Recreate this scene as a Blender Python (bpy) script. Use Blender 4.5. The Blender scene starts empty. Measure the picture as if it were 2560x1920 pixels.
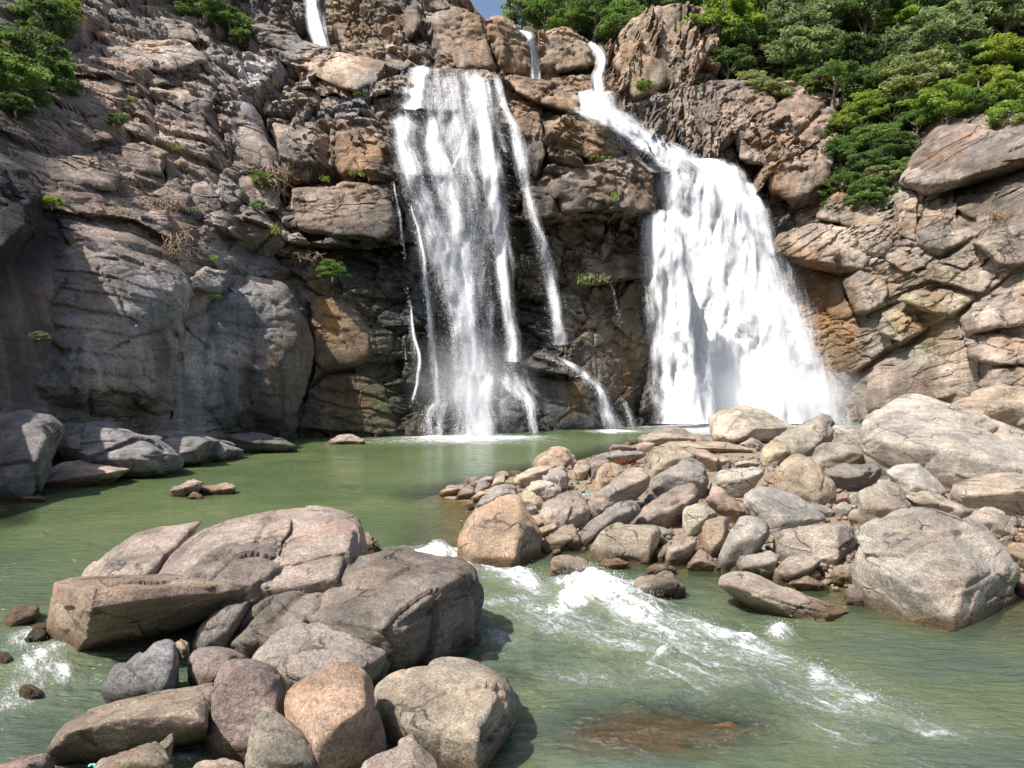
import bpy, bmesh, math, random, re
import numpy as np
from mathutils import Vector

# ------------------------------------------------------------------ camera, sky, sun, exposure
scene = bpy.context.scene
COL = scene.collection
F = 1862.0          # focal length in photo pixels (photo is 2560 wide)
H = 4.0             # eye height above the pool
cam_d = bpy.data.cameras.new('camera')
cam = bpy.data.objects.new('camera', cam_d); COL.objects.link(cam)
cam.location = (0, 0, H); cam.rotation_euler = (math.radians(90), 0, 0)
cam_d.sensor_width = 36.0; cam_d.lens = 36.0 * F / 2560.0
cam_d.clip_start = 0.1; cam_d.clip_end = 3000
scene.camera = cam

TO_SUN = Vector((-0.46, -0.39, 0.79)).normalized()
world = bpy.data.worlds.new('World'); scene.world = world; world.use_nodes = True
wnt = world.node_tree
bg = wnt.nodes['Background']; bg.inputs['Strength'].default_value = 0.12
sky = wnt.nodes.new('ShaderNodeTexSky'); sky.sky_type = 'NISHITA'; sky.sun_disc = False
sky.sun_elevation = math.asin(TO_SUN.z); sky.sun_rotation = math.atan2(TO_SUN.x, TO_SUN.y)
sky.air_density = 1.0; sky.dust_density = 2.5; sky.ozone_density = 1.0
wnt.links.new(sky.outputs[0], bg.inputs['Color'])
sun_d = bpy.data.lights.new('sun', 'SUN'); sun_d.energy = 5.0; sun_d.angle = math.radians(0.53)
sun_d.color = (1.0, 0.95, 0.90)
sun = bpy.data.objects.new('sun', sun_d); COL.objects.link(sun)
sun.rotation_euler = (-TO_SUN).to_track_quat('-Z', 'Y').to_euler()
scene.view_settings.view_transform = 'Standard'; scene.view_settings.look = 'None'
scene.view_settings.exposure = 0.55; scene.view_settings.gamma = 1.0
scene.view_settings.use_curve_mapping = False
scene.render.engine = 'CYCLES'
scene.cycles.use_denoising = True
scene.cycles.max_bounces = 6; scene.cycles.diffuse_bounces = 3; scene.cycles.glossy_bounces = 2
scene.cycles.transparent_max_bounces = 24; scene.cycles.volume_bounces = 3
scene.cycles.caustics_reflective = False; scene.cycles.caustics_refractive = False

rnd = random.Random(7)

# ------------------------------------------------------------------ numeric helpers
def unp(px, py, Y):
    px = np.asarray(px, float); py = np.asarray(py, float); Y = np.asarray(Y, float)
    return np.stack([(px - 1280) / F * Y, Y + 0 * px, H - (py - 960) / F * Y], -1)
def proj(P):
    y = np.maximum(P[..., 1], 0.5)
    return 1280 + P[..., 0] / y * F, 960 - (P[..., 2] - H) / y * F
def _hash(ix, iy, iz, s):
    h = (ix.astype(np.uint32) * np.uint32(374761393) + iy.astype(np.uint32) * np.uint32(668265263)
         + iz.astype(np.uint32) * np.uint32(2147483647) + np.uint32((s * 2654435761) & 0xffffffff))
    h = (h ^ (h >> np.uint32(13))) * np.uint32(1274126177)
    h = (h ^ (h >> np.uint32(16))) * np.uint32(2246822519)
    h = h ^ (h >> np.uint32(15))
    return h.astype(np.float32) / np.float32(4294967295.0)
def vnoise(P, s=0):
    f = np.floor(P); t = (P - f).astype(np.float32); i = f.astype(np.int64)
    t = t * t * t * (t * (t * 6 - 15) + 10)
    r = 0
    for a in (0, 1):
        wa = t[:, 0] if a else 1 - t[:, 0]
        for b in (0, 1):
            wb = wa * (t[:, 1] if b else 1 - t[:, 1])
            for c in (0, 1):
                r = r + wb * (t[:, 2] if c else 1 - t[:, 2]) * _hash(i[:, 0] + a, i[:, 1] + b, i[:, 2] + c, s)
    return r * 2 - 1
def fbm(P, o=4, s=0, g=0.5):
    r = 0; a = 1.0; n = 0
    for k in range(o):
        r = r + a * vnoise(P * (2.03 ** k) + k * 17.3, s + k); n += a; a *= g
    return r / n
def ridged(P, o=4, s=0):
    r = 0; a = 1.0; n = 0
    for k in range(o):
        r = r + a * (1 - 2 * np.abs(vnoise(P * (2.1 ** k) + k * 11.7, s + k))); n += a; a *= 0.5
    return r / n
def cells(P, s=0):
    """cellular noise: nearest distance, second distance, random value and offset vector of the nearest cell"""
    i = np.floor(P).astype(np.int64); N = len(P)
    f1 = np.full(N, 9., np.float32); f2 = np.full(N, 9., np.float32)
    cid = np.zeros((N, 3), np.int64); cv = np.zeros((N, 3), np.float32)
    for a in (-1, 0, 1):
        for b in (-1, 0, 1):
            for c in (-1, 0, 1):
                j0, j1, j2 = i[:, 0] + a, i[:, 1] + b, i[:, 2] + c
                q = np.stack([j0 + _hash(j0, j1, j2, s), j1 + _hash(j0, j1, j2, s + 1), j2 + _hash(j0, j1, j2, s + 2)], -1)
                dv = (P - q).astype(np.float32); d = np.sqrt((dv * dv).sum(-1))
                m = d < f1
                f2 = np.where(m, f1, np.minimum(f2, d)); f1 = np.where(m, d, f1)
                cv[m] = dv[m]; cid[m, 0] = j0[m]; cid[m, 1] = j1[m]; cid[m, 2] = j2[m]
    return f1, f2, cid, cv
def facet(P, s=0, tilt=1.3):
    """blocky displacement: every cell is a tilted plane at its own height; also returns the joint mask"""
    f1, f2, c, v = cells(P, s)
    h = [_hash(c[:, 0], c[:, 1], c[:, 2], s + 20 + k) - 0.5 for k in range(4)]
    return h[0] * 1.25 + (v[:, 0] * h[1] + v[:, 1] * h[2] + v[:, 2] * h[3]) * tilt, np.clip((f2 - f1) / 0.09, 0, 1)
def seg_dist(px, py, pl):
    d = np.full(px.shape, 1e9); side = np.zeros(px.shape)
    for (x0, y0), (x1, y1) in zip(pl[:-1], pl[1:]):
        dx, dy = x1 - x0, y1 - y0
        t = np.clip(((px - x0) * dx + (py - y0) * dy) / (dx * dx + dy * dy + 1e-9), 0, 1)
        e = np.hypot(px - x0 - t * dx, py - y0 - t * dy)
        d = np.minimum(d, e)
    return d
def smooth(a, b, x):
    t = np.clip((x - a) / (b - a), 0, 1); return t * t * (3 - 2 * t)

# ------------------------------------------------------------------ object helpers
def mesh_np(name, V, Fc, mat, parent=None, origin=None, smooth_sh=True):
    V = np.asarray(V, np.float32); Fc = np.asarray(Fc, np.int32)
    o0 = np.zeros(3, np.float32) if origin is None else np.asarray(origin, np.float32)
    me = bpy.data.meshes.new(name); k = Fc.shape[1]
    me.vertices.add(len(V)); me.vertices.foreach_set('co', (V - o0).ravel())
    me.loops.add(Fc.size); me.loops.foreach_set('vertex_index', Fc.ravel())
    me.polygons.add(len(Fc)); me.polygons.foreach_set('loop_start', np.arange(0, Fc.size, k, dtype=np.int32))
    me.polygons.foreach_set('loop_total', np.full(len(Fc), k, np.int32))
    me.polygons.foreach_set('use_smooth', np.full(len(Fc), smooth_sh, bool))
    me.update(calc_edges=True)
    if mat: me.materials.append(mat)
    ob = bpy.data.objects.new(name, me); COL.objects.link(ob); ob.location = o0.tolist()
    if parent is not None:
        ob.parent = parent
        ob.location = (Vector(o0.tolist()) - parent.location)
    return ob
def attr(ob, name, arr):
    arr = np.asarray(arr, np.float32)
    if arr.ndim == 1:
        a = ob.data.attributes.new(name, 'FLOAT', 'POINT'); a.data.foreach_set('value', arr)
    else:
        c = np.ones((len(arr), 4), np.float32); c[:, :3] = arr
        a = ob.data.attributes.new(name, 'FLOAT_COLOR', 'POINT'); a.data.foreach_set('color', c.ravel())
def grid_faces(nu, nv):
    u, v = np.meshgrid(np.arange(nu - 1), np.arange(nv - 1)); i = (v * nu + u).ravel()
    return np.stack([i, i + nu, i + nu + 1, i + 1], -1)
def tag(ob, label=None, cat=None, group=None, kind=None):
    if label: ob['label'] = label
    if cat: ob['category'] = cat
    if group: ob['group'] = group
    if kind: ob['kind'] = kind
    return ob
def empty(name, loc):
    e = bpy.data.objects.new(name, None); COL.objects.link(e); e.location = loc; e.empty_display_size = 0.3
    return e
ICO = {}
def ico(n):
    if n not in ICO:
        bm = bmesh.new(); bmesh.ops.create_icosphere(bm, subdivisions=n, radius=1)
        V = np.array([v.co[:] for v in bm.verts]); Fc = np.array([[v.index for v in f.verts] for f in bm.faces])
        bm.free(); ICO[n] = (V / np.linalg.norm(V, axis=1, keepdims=True), Fc)
    return ICO[n]

# ------------------------------------------------------------------ material helpers
class NB:
    def __init__(s, name):
        s.m = bpy.data.materials.new(name); s.m.use_nodes = True; s.t = s.m.node_tree; s.t.nodes.clear()
        s.out = s.t.nodes.new('ShaderNodeOutputMaterial')
    def n(s, typ, ins=None, **props):
        nd = s.t.nodes.new('ShaderNode' + typ)
        for k, v in props.items(): setattr(nd, k, v)
        for k, v in (ins or {}).items(): s.set(nd.inputs[k], v)
        return nd
    def set(s, sock, v):
        if isinstance(v, bpy.types.NodeSocket): s.t.links.new(v, sock)
        elif isinstance(v, bpy.types.Node): s.t.links.new(v.outputs[0], sock)
        else:
            if isinstance(v, tuple) and len(v) == 3 and sock.type == 'RGBA': v = (*v, 1)
            sock.default_value = v
    def math(s, op, a, b=0.0, c=None, clamp=False):
        nd = s.n('Math', {0: a, 1: b}, operation=op, use_clamp=clamp)
        if c is not None: s.set(nd.inputs[2], c)
        return nd.outputs[0]
    def vmath(s, op, a, b=(0, 0, 0)):
        return s.n('VectorMath', {0: a, 1: b}, operation=op).outputs[0]
    def vscale(s, a, k):
        nd = s.n('VectorMath', {0: a}, operation='SCALE'); s.set(nd.inputs['Scale'], k); return nd.outputs[0]
    def noise(s, vec, sc, det=4, rough=0.55, dist=0.0):
        return s.n('TexNoise', {'Vector': vec, 'Scale': sc, 'Detail': det, 'Roughness': rough, 'Distortion': dist}).outputs[0]
    def ramp(s, x, a, b, lo=0.0, hi=1.0, sm=True):
        nd = s.n('MapRange', {0: x, 1: a, 2: b, 3: lo, 4: hi}); nd.clamp = True
        if sm: nd.interpolation_type = 'SMOOTHSTEP'
        return nd.outputs[0]
    def mix(s, f, a, b, mode='MIX'):
        nd = s.n('Mix', data_type='RGBA', blend_type=mode)
        s.set(nd.inputs[0], f); s.set(nd.inputs[6], a); s.set(nd.inputs[7], b)
        return nd.outputs[2]
    def gain(s, col, k):
        nd = s.n('VectorMath', {0: col}, operation='SCALE'); s.set(nd.inputs['Scale'], k); return nd.outputs[0]
    def mapping(s, vec, scale=(1, 1, 1), rot=(0, 0, 0)):
        return s.n('Mapping', {'Vector': vec, 'Scale': scale, 'Rotation': rot}).outputs[0]
    def attr(s, name, out='Fac'):
        return s.n('Attribute', attribute_name=name).outputs[out]
    def surf(s, sh): s.t.links.new(sh.outputs[0] if isinstance(sh, bpy.types.Node) else sh, s.out.inputs['Surface']); return s.m

def mat_boulder():
    b = NB('boulder_stone')
    tc = b.n('TexCoord').outputs['Object']; oi = b.n('ObjectInfo')
    off = b.vscale(oi.outputs['Random'], 1.0)
    r3 = b.n('CombineXYZ', {0: b.math('MULTIPLY', oi.outputs['Random'], 91.0), 1: b.math('MULTIPLY', oi.outputs['Random'], 37.0), 2: b.math('MULTIPLY', oi.outputs['Random'], 53.0)}).outputs[0]
    v = b.vmath('ADD', tc, r3)
    base = oi.outputs['Color']
    big = b.noise(v, 0.9, 6, 0.62)
    c = b.gain(base, b.ramp(big, 0.3, 0.72, 0.68, 1.22))
    warm = b.noise(b.vmath('ADD', v, (7, 3, 1)), 0.7, 5, 0.6, 0.6)
    c = b.mix(b.ramp(warm, 0.5, 0.75, 0.0, 0.42), c, b.mix(1.0, c, (1.25, 0.92, 0.68), 'MULTIPLY'))
    cool = b.noise(b.vmath('ADD', v, (-9, 13, 4)), 1.1, 5, 0.65, 0.4)
    c = b.mix(b.ramp(cool, 0.5, 0.66, 0.0, 0.75), c, b.mix(1.0, c, (0.52, 0.53, 0.55), 'MULTIPLY'))
    band = b.noise(b.mapping(v, (0.8, 0.8, 9.0), (0.35, 0.5, 0.2)), 1.0, 5, 0.6, 0.5)
    c = b.gain(c, b.ramp(band, 0.3, 0.7, 0.82, 1.15))
    sp = b.noise(v, 30, 4, 0.8)
    c = b.gain(c, b.ramp(sp, 0.34, 0.68, 0.52, 1.42, False))
    sp2 = b.noise(b.mapping(v, (1, 1, 1.8)), 9, 6, 0.75, 0.8)
    c = b.gain(c, b.ramp(sp2, 0.32, 0.66, 0.66, 1.25, False))
    cv = b.n('TexVoronoi', {'Vector': b.vmath('ADD', b.mapping(v, (1, 1, 1.5), (0.3, 0.4, 0)), b.vscale(b.n('TexNoise', {'Vector': v, 'Scale': 2.2, 'Detail': 4.0}).outputs[1], 0.55)), 'Scale': 0.85}, feature='DISTANCE_TO_EDGE').outputs[0]
    ck = b.math('MULTIPLY', b.ramp(cv, 0.004, 0.028, 1.0, 0.0), b.ramp(b.noise(b.vmath('ADD', v, (3, 41, 8)), 0.9, 3), 0.48, 0.6))
    c = b.mix(b.math('MULTIPLY', ck, 0.75), c, b.gain(c, 0.25))
    lich = b.noise(b.vmath('ADD', v, (31, -5, 14)), 3.2, 6, 0.7)
    c = b.mix(b.ramp(lich, 0.63, 0.74, 0.0, 0.5), c, b.gain(c, 0.45))
    z = b.n('SeparateXYZ', {0: b.n('NewGeometry').outputs['Position']}).outputs[2]
    zz = b.math('ADD', z, b.math('MULTIPLY', b.math('SUBTRACT', lich, 0.5), 0.5))
    wet = b.ramp(zz, 0.09, 0.38, 1.0, 0.0)
    c = b.mix(wet, c, b.mix(1.0, c, (0.40, 0.33, 0.24), 'MULTIPLY'))
    p = b.n('BsdfPrincipled', {'Base Color': c, 'Roughness': b.ramp(wet, 0, 1, 0.86, 0.3)})
    p.inputs['Specular IOR Level'].default_value = 0.3
    hgt = b.math('SUBTRACT', b.math('ADD', b.math('MULTIPLY', b.noise(v, 5.0, 8, 0.74, 0.3), 1.1), b.math('MULTIPLY', sp, 0.6)), b.math('MULTIPLY', ck, 0.5))
    bp = b.n('Bump', {'Strength': 1.0, 'Distance': 0.09, 'Height': hgt})
    b.set(p.inputs['Normal'], bp)
    return b.surf(p)

def mat_cliff():
    b = NB('cliff_rock')
    pos = b.n('NewGeometry').outputs['Position']
    tint = b.attr('tint', 'Color'); st = b.n('SeparateColor', {0: b.attr('stain', 'Color')})
    wet, och, moss = st.outputs[0], st.outputs[1], st.outputs[2]
    big = b.noise(pos, 0.28, 6, 0.65)
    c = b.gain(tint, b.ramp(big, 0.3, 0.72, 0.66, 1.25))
    warm = b.noise(b.vmath('ADD', pos, (17, 3, 9)), 0.2, 6, 0.6, 0.8)
    c = b.mix(b.ramp(warm, 0.5, 0.72, 0.0, 0.55), c, b.mix(1.0, c, (1.22, 0.9, 0.66), 'MULTIPLY'))
    cool = b.noise(b.vmath('ADD', pos, (-11, 23, 1)), 0.3, 6, 0.65, 0.6)
    c = b.mix(b.ramp(cool, 0.52, 0.74, 0.0, 0.6), c, b.mix(1.0, c, (0.72, 0.76, 0.85), 'MULTIPLY'))
    streak = b.noise(b.mapping(pos, (0.8, 0.8, 0.11)), 1.0, 2, 0.5, 0.9)
    c = b.gain(c, b.ramp(streak, 0.32, 0.7, 0.72, 1.18))
    bed = b.noise(b.mapping(b.mapping(pos, (1, 1, 1), (0.1, 0.25, 0)), (0.3, 0.3, 1.9)), 1.0, 4, 0.6, 1.1)
    c = b.gain(c, b.ramp(bed, 0.3, 0.7, 0.8, 1.16))
    fine = b.noise(pos, 5.0, 5, 0.75)
    c = b.gain(c, b.ramp(fine, 0.3, 0.7, 0.62, 1.34, False))
    wv = b.vscale(b.n('TexNoise', {'Vector': pos, 'Scale': 0.6, 'Detail': 5.0, 'Roughness': 0.6}).outputs[1], 1.1)
    ckl = []
    for sc, wd, th in ((0.33, 0.022, 0.46), (0.95, 0.03, 0.5)):
        cv = b.n('TexVoronoi', {'Vector': b.vmath('ADD', b.mapping(pos, (1, 0.25, 1.25), (0, 0.25, 0)), wv), 'Scale': sc}, feature='DISTANCE_TO_EDGE').outputs[0]
        ckl.append(b.math('MULTIPLY', b.ramp(cv, 0.004, wd, 1.0, 0.0), b.ramp(b.noise(b.vmath('ADD', pos, (sc * 40, 7, 3)), 0.25, 4), th, th + .12)))
    ck = b.math('MULTIPLY', b.math('MAXIMUM', ckl[0], ckl[1]), b.ramp(b.attr('rough'), 0.2, 0.9, 0.12, 1.0))
    c = b.mix(b.math('MULTIPLY', ck, 0.8), c, b.gain(c, 0.22))
    och_n = b.math('MULTIPLY', och, b.ramp(b.noise(b.mapping(pos, (1.1, 1.1, 0.18)), 1.0, 4, 0.6), 0.36, 0.6, 0.15, 1.0))
    c = b.mix(och_n, c, b.mix(b.ramp(fine, 0.3, 0.7), (0.19, 0.095, 0.03), (0.36, 0.20, 0.075)))
    ms_n = b.math('MULTIPLY', moss, b.ramp(b.noise(pos, 1.3, 6, 0.7), 0.4, 0.62))
    c = b.mix(ms_n, c, b.mix(b.ramp(fine, 0.3, 0.7), (0.03, 0.045, 0.012), (0.12, 0.12, 0.025)))
    wn = b.math('MULTIPLY', wet, b.ramp(streak, 0.3, 0.62, 1.0, 0.55))
    c = b.mix(wn, c, b.mix(1.0, c, (0.40, 0.41, 0.43), 'MULTIPLY'))
    p = b.n('BsdfPrincipled', {'Base Color': c, 'Roughness': b.ramp(wn, 0, 1, 0.82, 0.36)})
    p.inputs['Specular IOR Level'].default_value = 0.35
    hgt = b.math('SUBTRACT', b.math('ADD', b.math('MULTIPLY', b.noise(pos, 1.6, 8, 0.72, 0.4), 1.0), b.math('MULTIPLY', bed, 0.5)), b.math('MULTIPLY', ck, 0.6))
    bp = b.n('Bump', {'Strength': 0.9, 'Distance': 0.22, 'Height': hgt}); b.set(p.inputs['Normal'], bp)
    return b.surf(p)

def mat_ground(name, c0, c1, sc=3.0, rough=0.9):
    b = NB(name); pos = b.n('NewGeometry').outputs['Position']
    n1 = b.noise(pos, sc, 6, 0.7); n2 = b.noise(pos, sc * 7, 4, 0.7)
    c = b.mix(b.ramp(n1, 0.3, 0.7), c0, c1); c = b.gain(c, b.ramp(n2, 0.3, 0.7, 0.6, 1.3))
    p = b.n('BsdfPrincipled', {'Base Color': c, 'Roughness': rough})
    bp = b.n('Bump', {'Strength': 0.8, 'Distance': 0.08, 'Height': n2}); b.set(p.inputs['Normal'], bp)
    return b.surf(p)

def mat_water():
    b = NB('river_water'); pos = b.n('NewGeometry').outputs['Position']
    foam = b.attr('foam'); depth = b.attr('depth')
    flow = b.mapping(b.mapping(pos, (1, 1, 1), (0, 0, 0.91)), (0.42, 1.5, 1.0))
    n1 = b.noise(flow, 1.5, 6, 0.72, 1.6)
    n2 = b.noise(flow, 5.5, 6, 0.72, 2.2)
    lace = b.math('SUBTRACT', 1.0, b.math('MULTIPLY', b.math('ABSOLUTE', b.math('SUBTRACT', n2, 0.5)), 7.0), clamp=True)
    n3 = b.noise(b.mapping(pos, (1, 1.6, 1)), 13.0, 5, 0.75, 1.0)
    mixn = b.math('ADD', b.math('MULTIPLY', b.ramp(n1, .3, .7, 0, 1, False), 0.48), b.math('ADD', b.math('MULTIPLY', lace, 0.30), b.math('MULTIPLY', b.ramp(n3, .3, .7, 0, 1, False), 0.30)))
    ff = b.math('ADD', b.math('MULTIPLY', foam, 0.86), b.math('SUBTRACT', mixn, 0.81))
    fac = b.ramp(ff, -0.04, 0.36)
    fac = b.math('MULTIPLY', fac, b.ramp(foam, 0.02, 0.2))
    # drifting flecks of foam
    vo = b.n('TexVoronoi', {'Vector': b.mapping(pos, (1.0, 1.7, 1.0)), 'Scale': 2.6, 'Randomness': 1.0})
    fl = b.ramp(vo.outputs['Distance'], 0.05, 0.10, 1.0, 0.0)
    fl = b.math('MULTIPLY', fl, b.ramp(b.noise(pos, 0.32, 3, 0.6), 0.5, 0.62))
    fl = b.math('MULTIPLY', fl, b.attr('fleck'))
    fac = b.math('MAXIMUM', fac, fl)
    milky = b.ramp(foam, 0.0, 0.7, 0.0, 0.8)
    g = b.noise(pos, 0.16, 4, 0.6)
    deep = b.mix(b.ramp(g, 0.35, 0.65), (0.084, 0.122, 0.050), (0.125, 0.162, 0.066))
    y = b.n('SeparateXYZ', {0: pos}).outputs[1]
    deep = b.mix(b.ramp(y, 9, 24, 1.0, 0.0), deep, b.mix(b.ramp(b.noise(pos, 0.5, 4, 0.6), 0.35, 0.65), (0.070, 0.100, 0.072), (0.105, 0.128, 0.066)))
    deep = b.mix(milky, deep, (0.25, 0.30, 0.17))
    body = b.n('BsdfPrincipled', {'Base Color': deep, 'Roughness': 0.09, 'IOR': 1.33})
    h = b.math('ADD', b.math('MULTIPLY', b.noise(b.mapping(pos, (1.0, 2.6, 1.0), (0, 0, 0.2)), 2.2, 5, 0.6, 0.7), 1.0),
               b.math('MULTIPLY', b.noise(b.mapping(pos, (1.0, 2.0, 1.0)), 9.0, 4, 0.6, 0.5), 0.28))
    h2 = b.math('ADD', h, b.math('MULTIPLY', fac, 0.35))
    bp = b.n('Bump', {'Strength': 0.9, 'Distance': 0.13, 'Height': h2}); b.set(body.inputs['Normal'], bp)
    clear = b.n('BsdfTransparent', {'Color': (0.93, 0.86, 0.62)})
    glint = b.n('BsdfGlossy', {'Color': (1, 1, 1), 'Roughness': 0.08}); b.set(glint.inputs['Normal'], bp)
    fr = b.n('Fresnel', {'IOR': 1.33}); b.set(fr.inputs['Normal'], bp)
    shallow = b.n('MixShader', {0: fr, 1: clear, 2: glint})
    opac = b.ramp(depth, 0.0, 1.1, 0.12, 1.0, False)
    w = b.n('MixShader', {0: opac, 1: shallow, 2: body})
    fo = b.n('BsdfDiffuse', {'Color': (0.86, 0.89, 0.88)}); b.set(fo.inputs['Normal'], bp)
    return b.surf(b.n('MixShader', {0: fac, 1: w, 2: fo}))

def mat_fall():
    b = NB('falling_water')
    uv = b.n('UVMap').outputs[0]
    dens = b.attr('dens'); geo = b.n('NewGeometry')
    sd = b.attr('seed')
    uvw = b.vmath('ADD', uv, b.n('CombineXYZ', {0: b.math('MULTIPLY', sd, 13.7), 1: b.math('MULTIPLY', sd, 5.1), 2: sd}).outputs[0])
    s1 = b.noise(b.mapping(uvw, (1.5, 0.13, 1.0)), 1.0, 5, 0.65, 0.6)
    s2 = b.noise(b.mapping(uvw, (7.0, 0.55, 1.0)), 1.0, 6, 0.8, 0.5)
    s4 = b.noise(b.mapping(uvw, (13.0, 6.0, 1.0)), 1.0, 4, 0.85, 0.3)
    s3 = b.noise(b.mapping(uvw, (0.5, 0.30, 1.0)), 1.0, 4, 0.6, 0.8)
    k = b.math('ADD', b.math('MULTIPLY', s1, 0.55), b.math('ADD', b.math('MULTIPLY', s2, 0.40), b.math('ADD', b.math('MULTIPLY', s3, 0.30), b.math('MULTIPLY', s4, 0.62))))
    a = b.math('ADD', b.math('SUBTRACT', k, 1.245), dens)
    al = b.ramp(a, -0.04, 0.60)
    al = b.math('MULTIPLY', al, b.ramp(dens, 0.03, 0.2))
    # a cloud of drops scatters light from above whatever way the curtain faces
    nrm = b.vmath('NORMALIZE', b.vmath('ADD', b.vscale(geo.outputs['Normal'], 0.28), (-0.42, -0.35, 0.78)))
    bp = b.n('Bump', {'Strength': 0.6, 'Distance': 0.25, 'Height': k}); b.set(bp.inputs['Normal'], nrm)
    df = b.n('BsdfDiffuse', {'Color': (0.93, 0.95, 0.97)}); b.set(df.inputs['Normal'], bp)
    tr = b.n('BsdfTransparent')
    return b.surf(b.n('MixShader', {0: al, 1: tr, 2: df}))

def mat_plain(name, col, rough=0.8, tr=0.0):
    b = NB(name)
    oi = b.n('ObjectInfo'); pos = b.n('NewGeometry').outputs['Position']
    c = b.gain(col, b.ramp(b.noise(pos, 4.0, 3), 0.3, 0.7, 0.75, 1.25))
    return b.surf(b.n('BsdfPrincipled', {'Base Color': c, 'Roughness': rough}))

def mat_leaf():
    b = NB('leaves'); oi = b.n('ObjectInfo'); pos = b.n('NewGeometry').outputs['Position']
    n1 = b.noise(pos, 0.55, 4, 0.6); n2 = b.noise(pos, 5.0, 2, 0.6)
    c = b.gain(oi.outputs['Color'], b.ramp(n1, 0.3, 0.7, 0.75, 1.5))
    c = b.gain(c, b.ramp(n2, 0.3, 0.7, 0.75, 1.3))
    c = b.mix(b.ramp(b.noise(b.vmath('ADD', pos, (5, 9, 2)), 0.4, 3), 0.5, 0.75, 0.0, 0.45), c, b.mix(1.0, c, (1.25, 1.08, 0.75), 'MULTIPLY'))
    p = b.n('BsdfPrincipled', {'Base Color': c, 'Roughness': 0.55}); p.inputs['Specular IOR Level'].default_value = 0.25
    t = b.n('BsdfTranslucent', {'Color': b.mix(1.0, c, (1.5, 1.5, 0.7), 'MULTIPLY')})
    return b.surf(b.n('MixShader', {0: 0.38, 1: p, 2: t}))

def mat_mist(dens=0.1):
    b = NB('mist_spray'); tc = b.n('TexCoord').outputs['Object']
    ln = b.n('VectorMath', {0: tc}, operation='LENGTH').outputs['Value']
    oi = b.n('ObjectInfo').outputs['Color']
    k = b.n('SeparateColor', {0: oi}).outputs[0]
    fall = b.ramp(ln, 0.15, 0.98, 1.0, 0.0)
    nz = b.ramp(b.noise(b.n('NewGeometry').outputs['Position'], 0.22, 3, 0.6), 0.3, 0.7, 0.25, 1.3)
    d = b.math('MULTIPLY', b.math('MULTIPLY', fall, nz), k)
    v = b.n('VolumePrincipled', {'Color': (0.97, 0.98, 1.0), 'Density': d, 'Anisotropy': 0.1})
    b.t.links.new(v.outputs[0], b.out.inputs['Volume'])
    return b.m

M_BOULDER = mat_boulder(); M_CLIFF = mat_cliff(); M_WATER = mat_water(); M_FALL = mat_fall()
M_BED = mat_ground('river_bed_silt', (0.10, 0.065, 0.03), (0.17, 0.11, 0.055), 1.2)
M_GRAVEL = mat_ground('gravel_sand', (0.20, 0.15, 0.10), (0.36, 0.29, 0.21), 2.5)
M_SOIL = mat_ground('forest_soil', (0.030, 0.036, 0.014), (0.075, 0.065, 0.034), 0.35)
M_LEAF = mat_leaf(); M_BARK = mat_plain('bark', (0.20, 0.165, 0.125)); M_ROOT = mat_plain('dry_root', (0.27, 0.185, 0.12))
M_MIST = mat_mist()
M_SCRAP = mat_plain('plastic_scrap', (0.12, 0.40, 0.36), 0.5)

# ------------------------------------------------------------------ cliff surface: depth, colour and relief as functions of bearing
CTRL = [(-900, 1100, 15), (-900, 300, 17), (-500, 1100, 19), (-500, 300, 24), (-200, 1060, 25), (-200, 500, 29), (-200, 0, 44),
        (0, 1030, 31), (0, 600, 34), (0, 300, 43), (0, 0, 56), (350, 1060, 41), (350, 700, 43), (350, 400, 51), (350, 150, 62), (350, -60, 72),
        (700, 1110, 53), (700, 900, 54), (700, 600, 56), (700, 450, 60), (700, 250, 66), (700, 80, 75), (1000, 1100, 57.5), (1000, 800, 58.5),
        (1000, 600, 60), (1000, 450, 62), (1000, 250, 65), (1000, 170, 67), (1200, 1100, 61), (1200, 950, 63), (1200, 600, 65), (1200, 500, 64.5),
        (1200, 300, 66), (1200, 175, 68.5), (1500, 1090, 66.5), (1500, 900, 67.5), (1500, 720, 68), (1500, 600, 67), (1500, 450, 66.5), (1500, 300, 69.5),
        (1500, 210, 75), (1650, 1080, 72), (1650, 700, 73), (1650, 500, 72), (1650, 350, 77), (1650, 250, 84), (1900, 1070, 79), (1900, 800, 80),
        (1900, 600, 81), (1900, 400, 84), (1900, 300, 88), (1900, 190, 95), (2200, 1040, 75), (2200, 850, 75), (2200, 600, 77), (2200, 450, 81), (2200, 260, 92),
        (2560, 1040, 60), (2560, 800, 61), (2560, 600, 63), (2560, 400, 67), (2560, 280, 74), (2900, 1040, 48), (2900, 600, 50), (2900, 280, 60)]
HILL = [(1250, 150, 118), (1250, -120, 150), (1500, 150, 108), (1500, -120, 140), (1700, 230, 98), (1700, 0, 122), (1900, 270, 94), (1900, 0, 119),
        (2100, 320, 90), (2100, 0, 116), (2300, 340, 84), (2300, 0, 111), (2560, 330, 75), (2560, 0, 101), (2100, 540, 81.5), (2250, 520, 79), (2900, 300, 62), (2900, -100, 95), (1900, -150, 140), (2560, -150, 118)]
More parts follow.
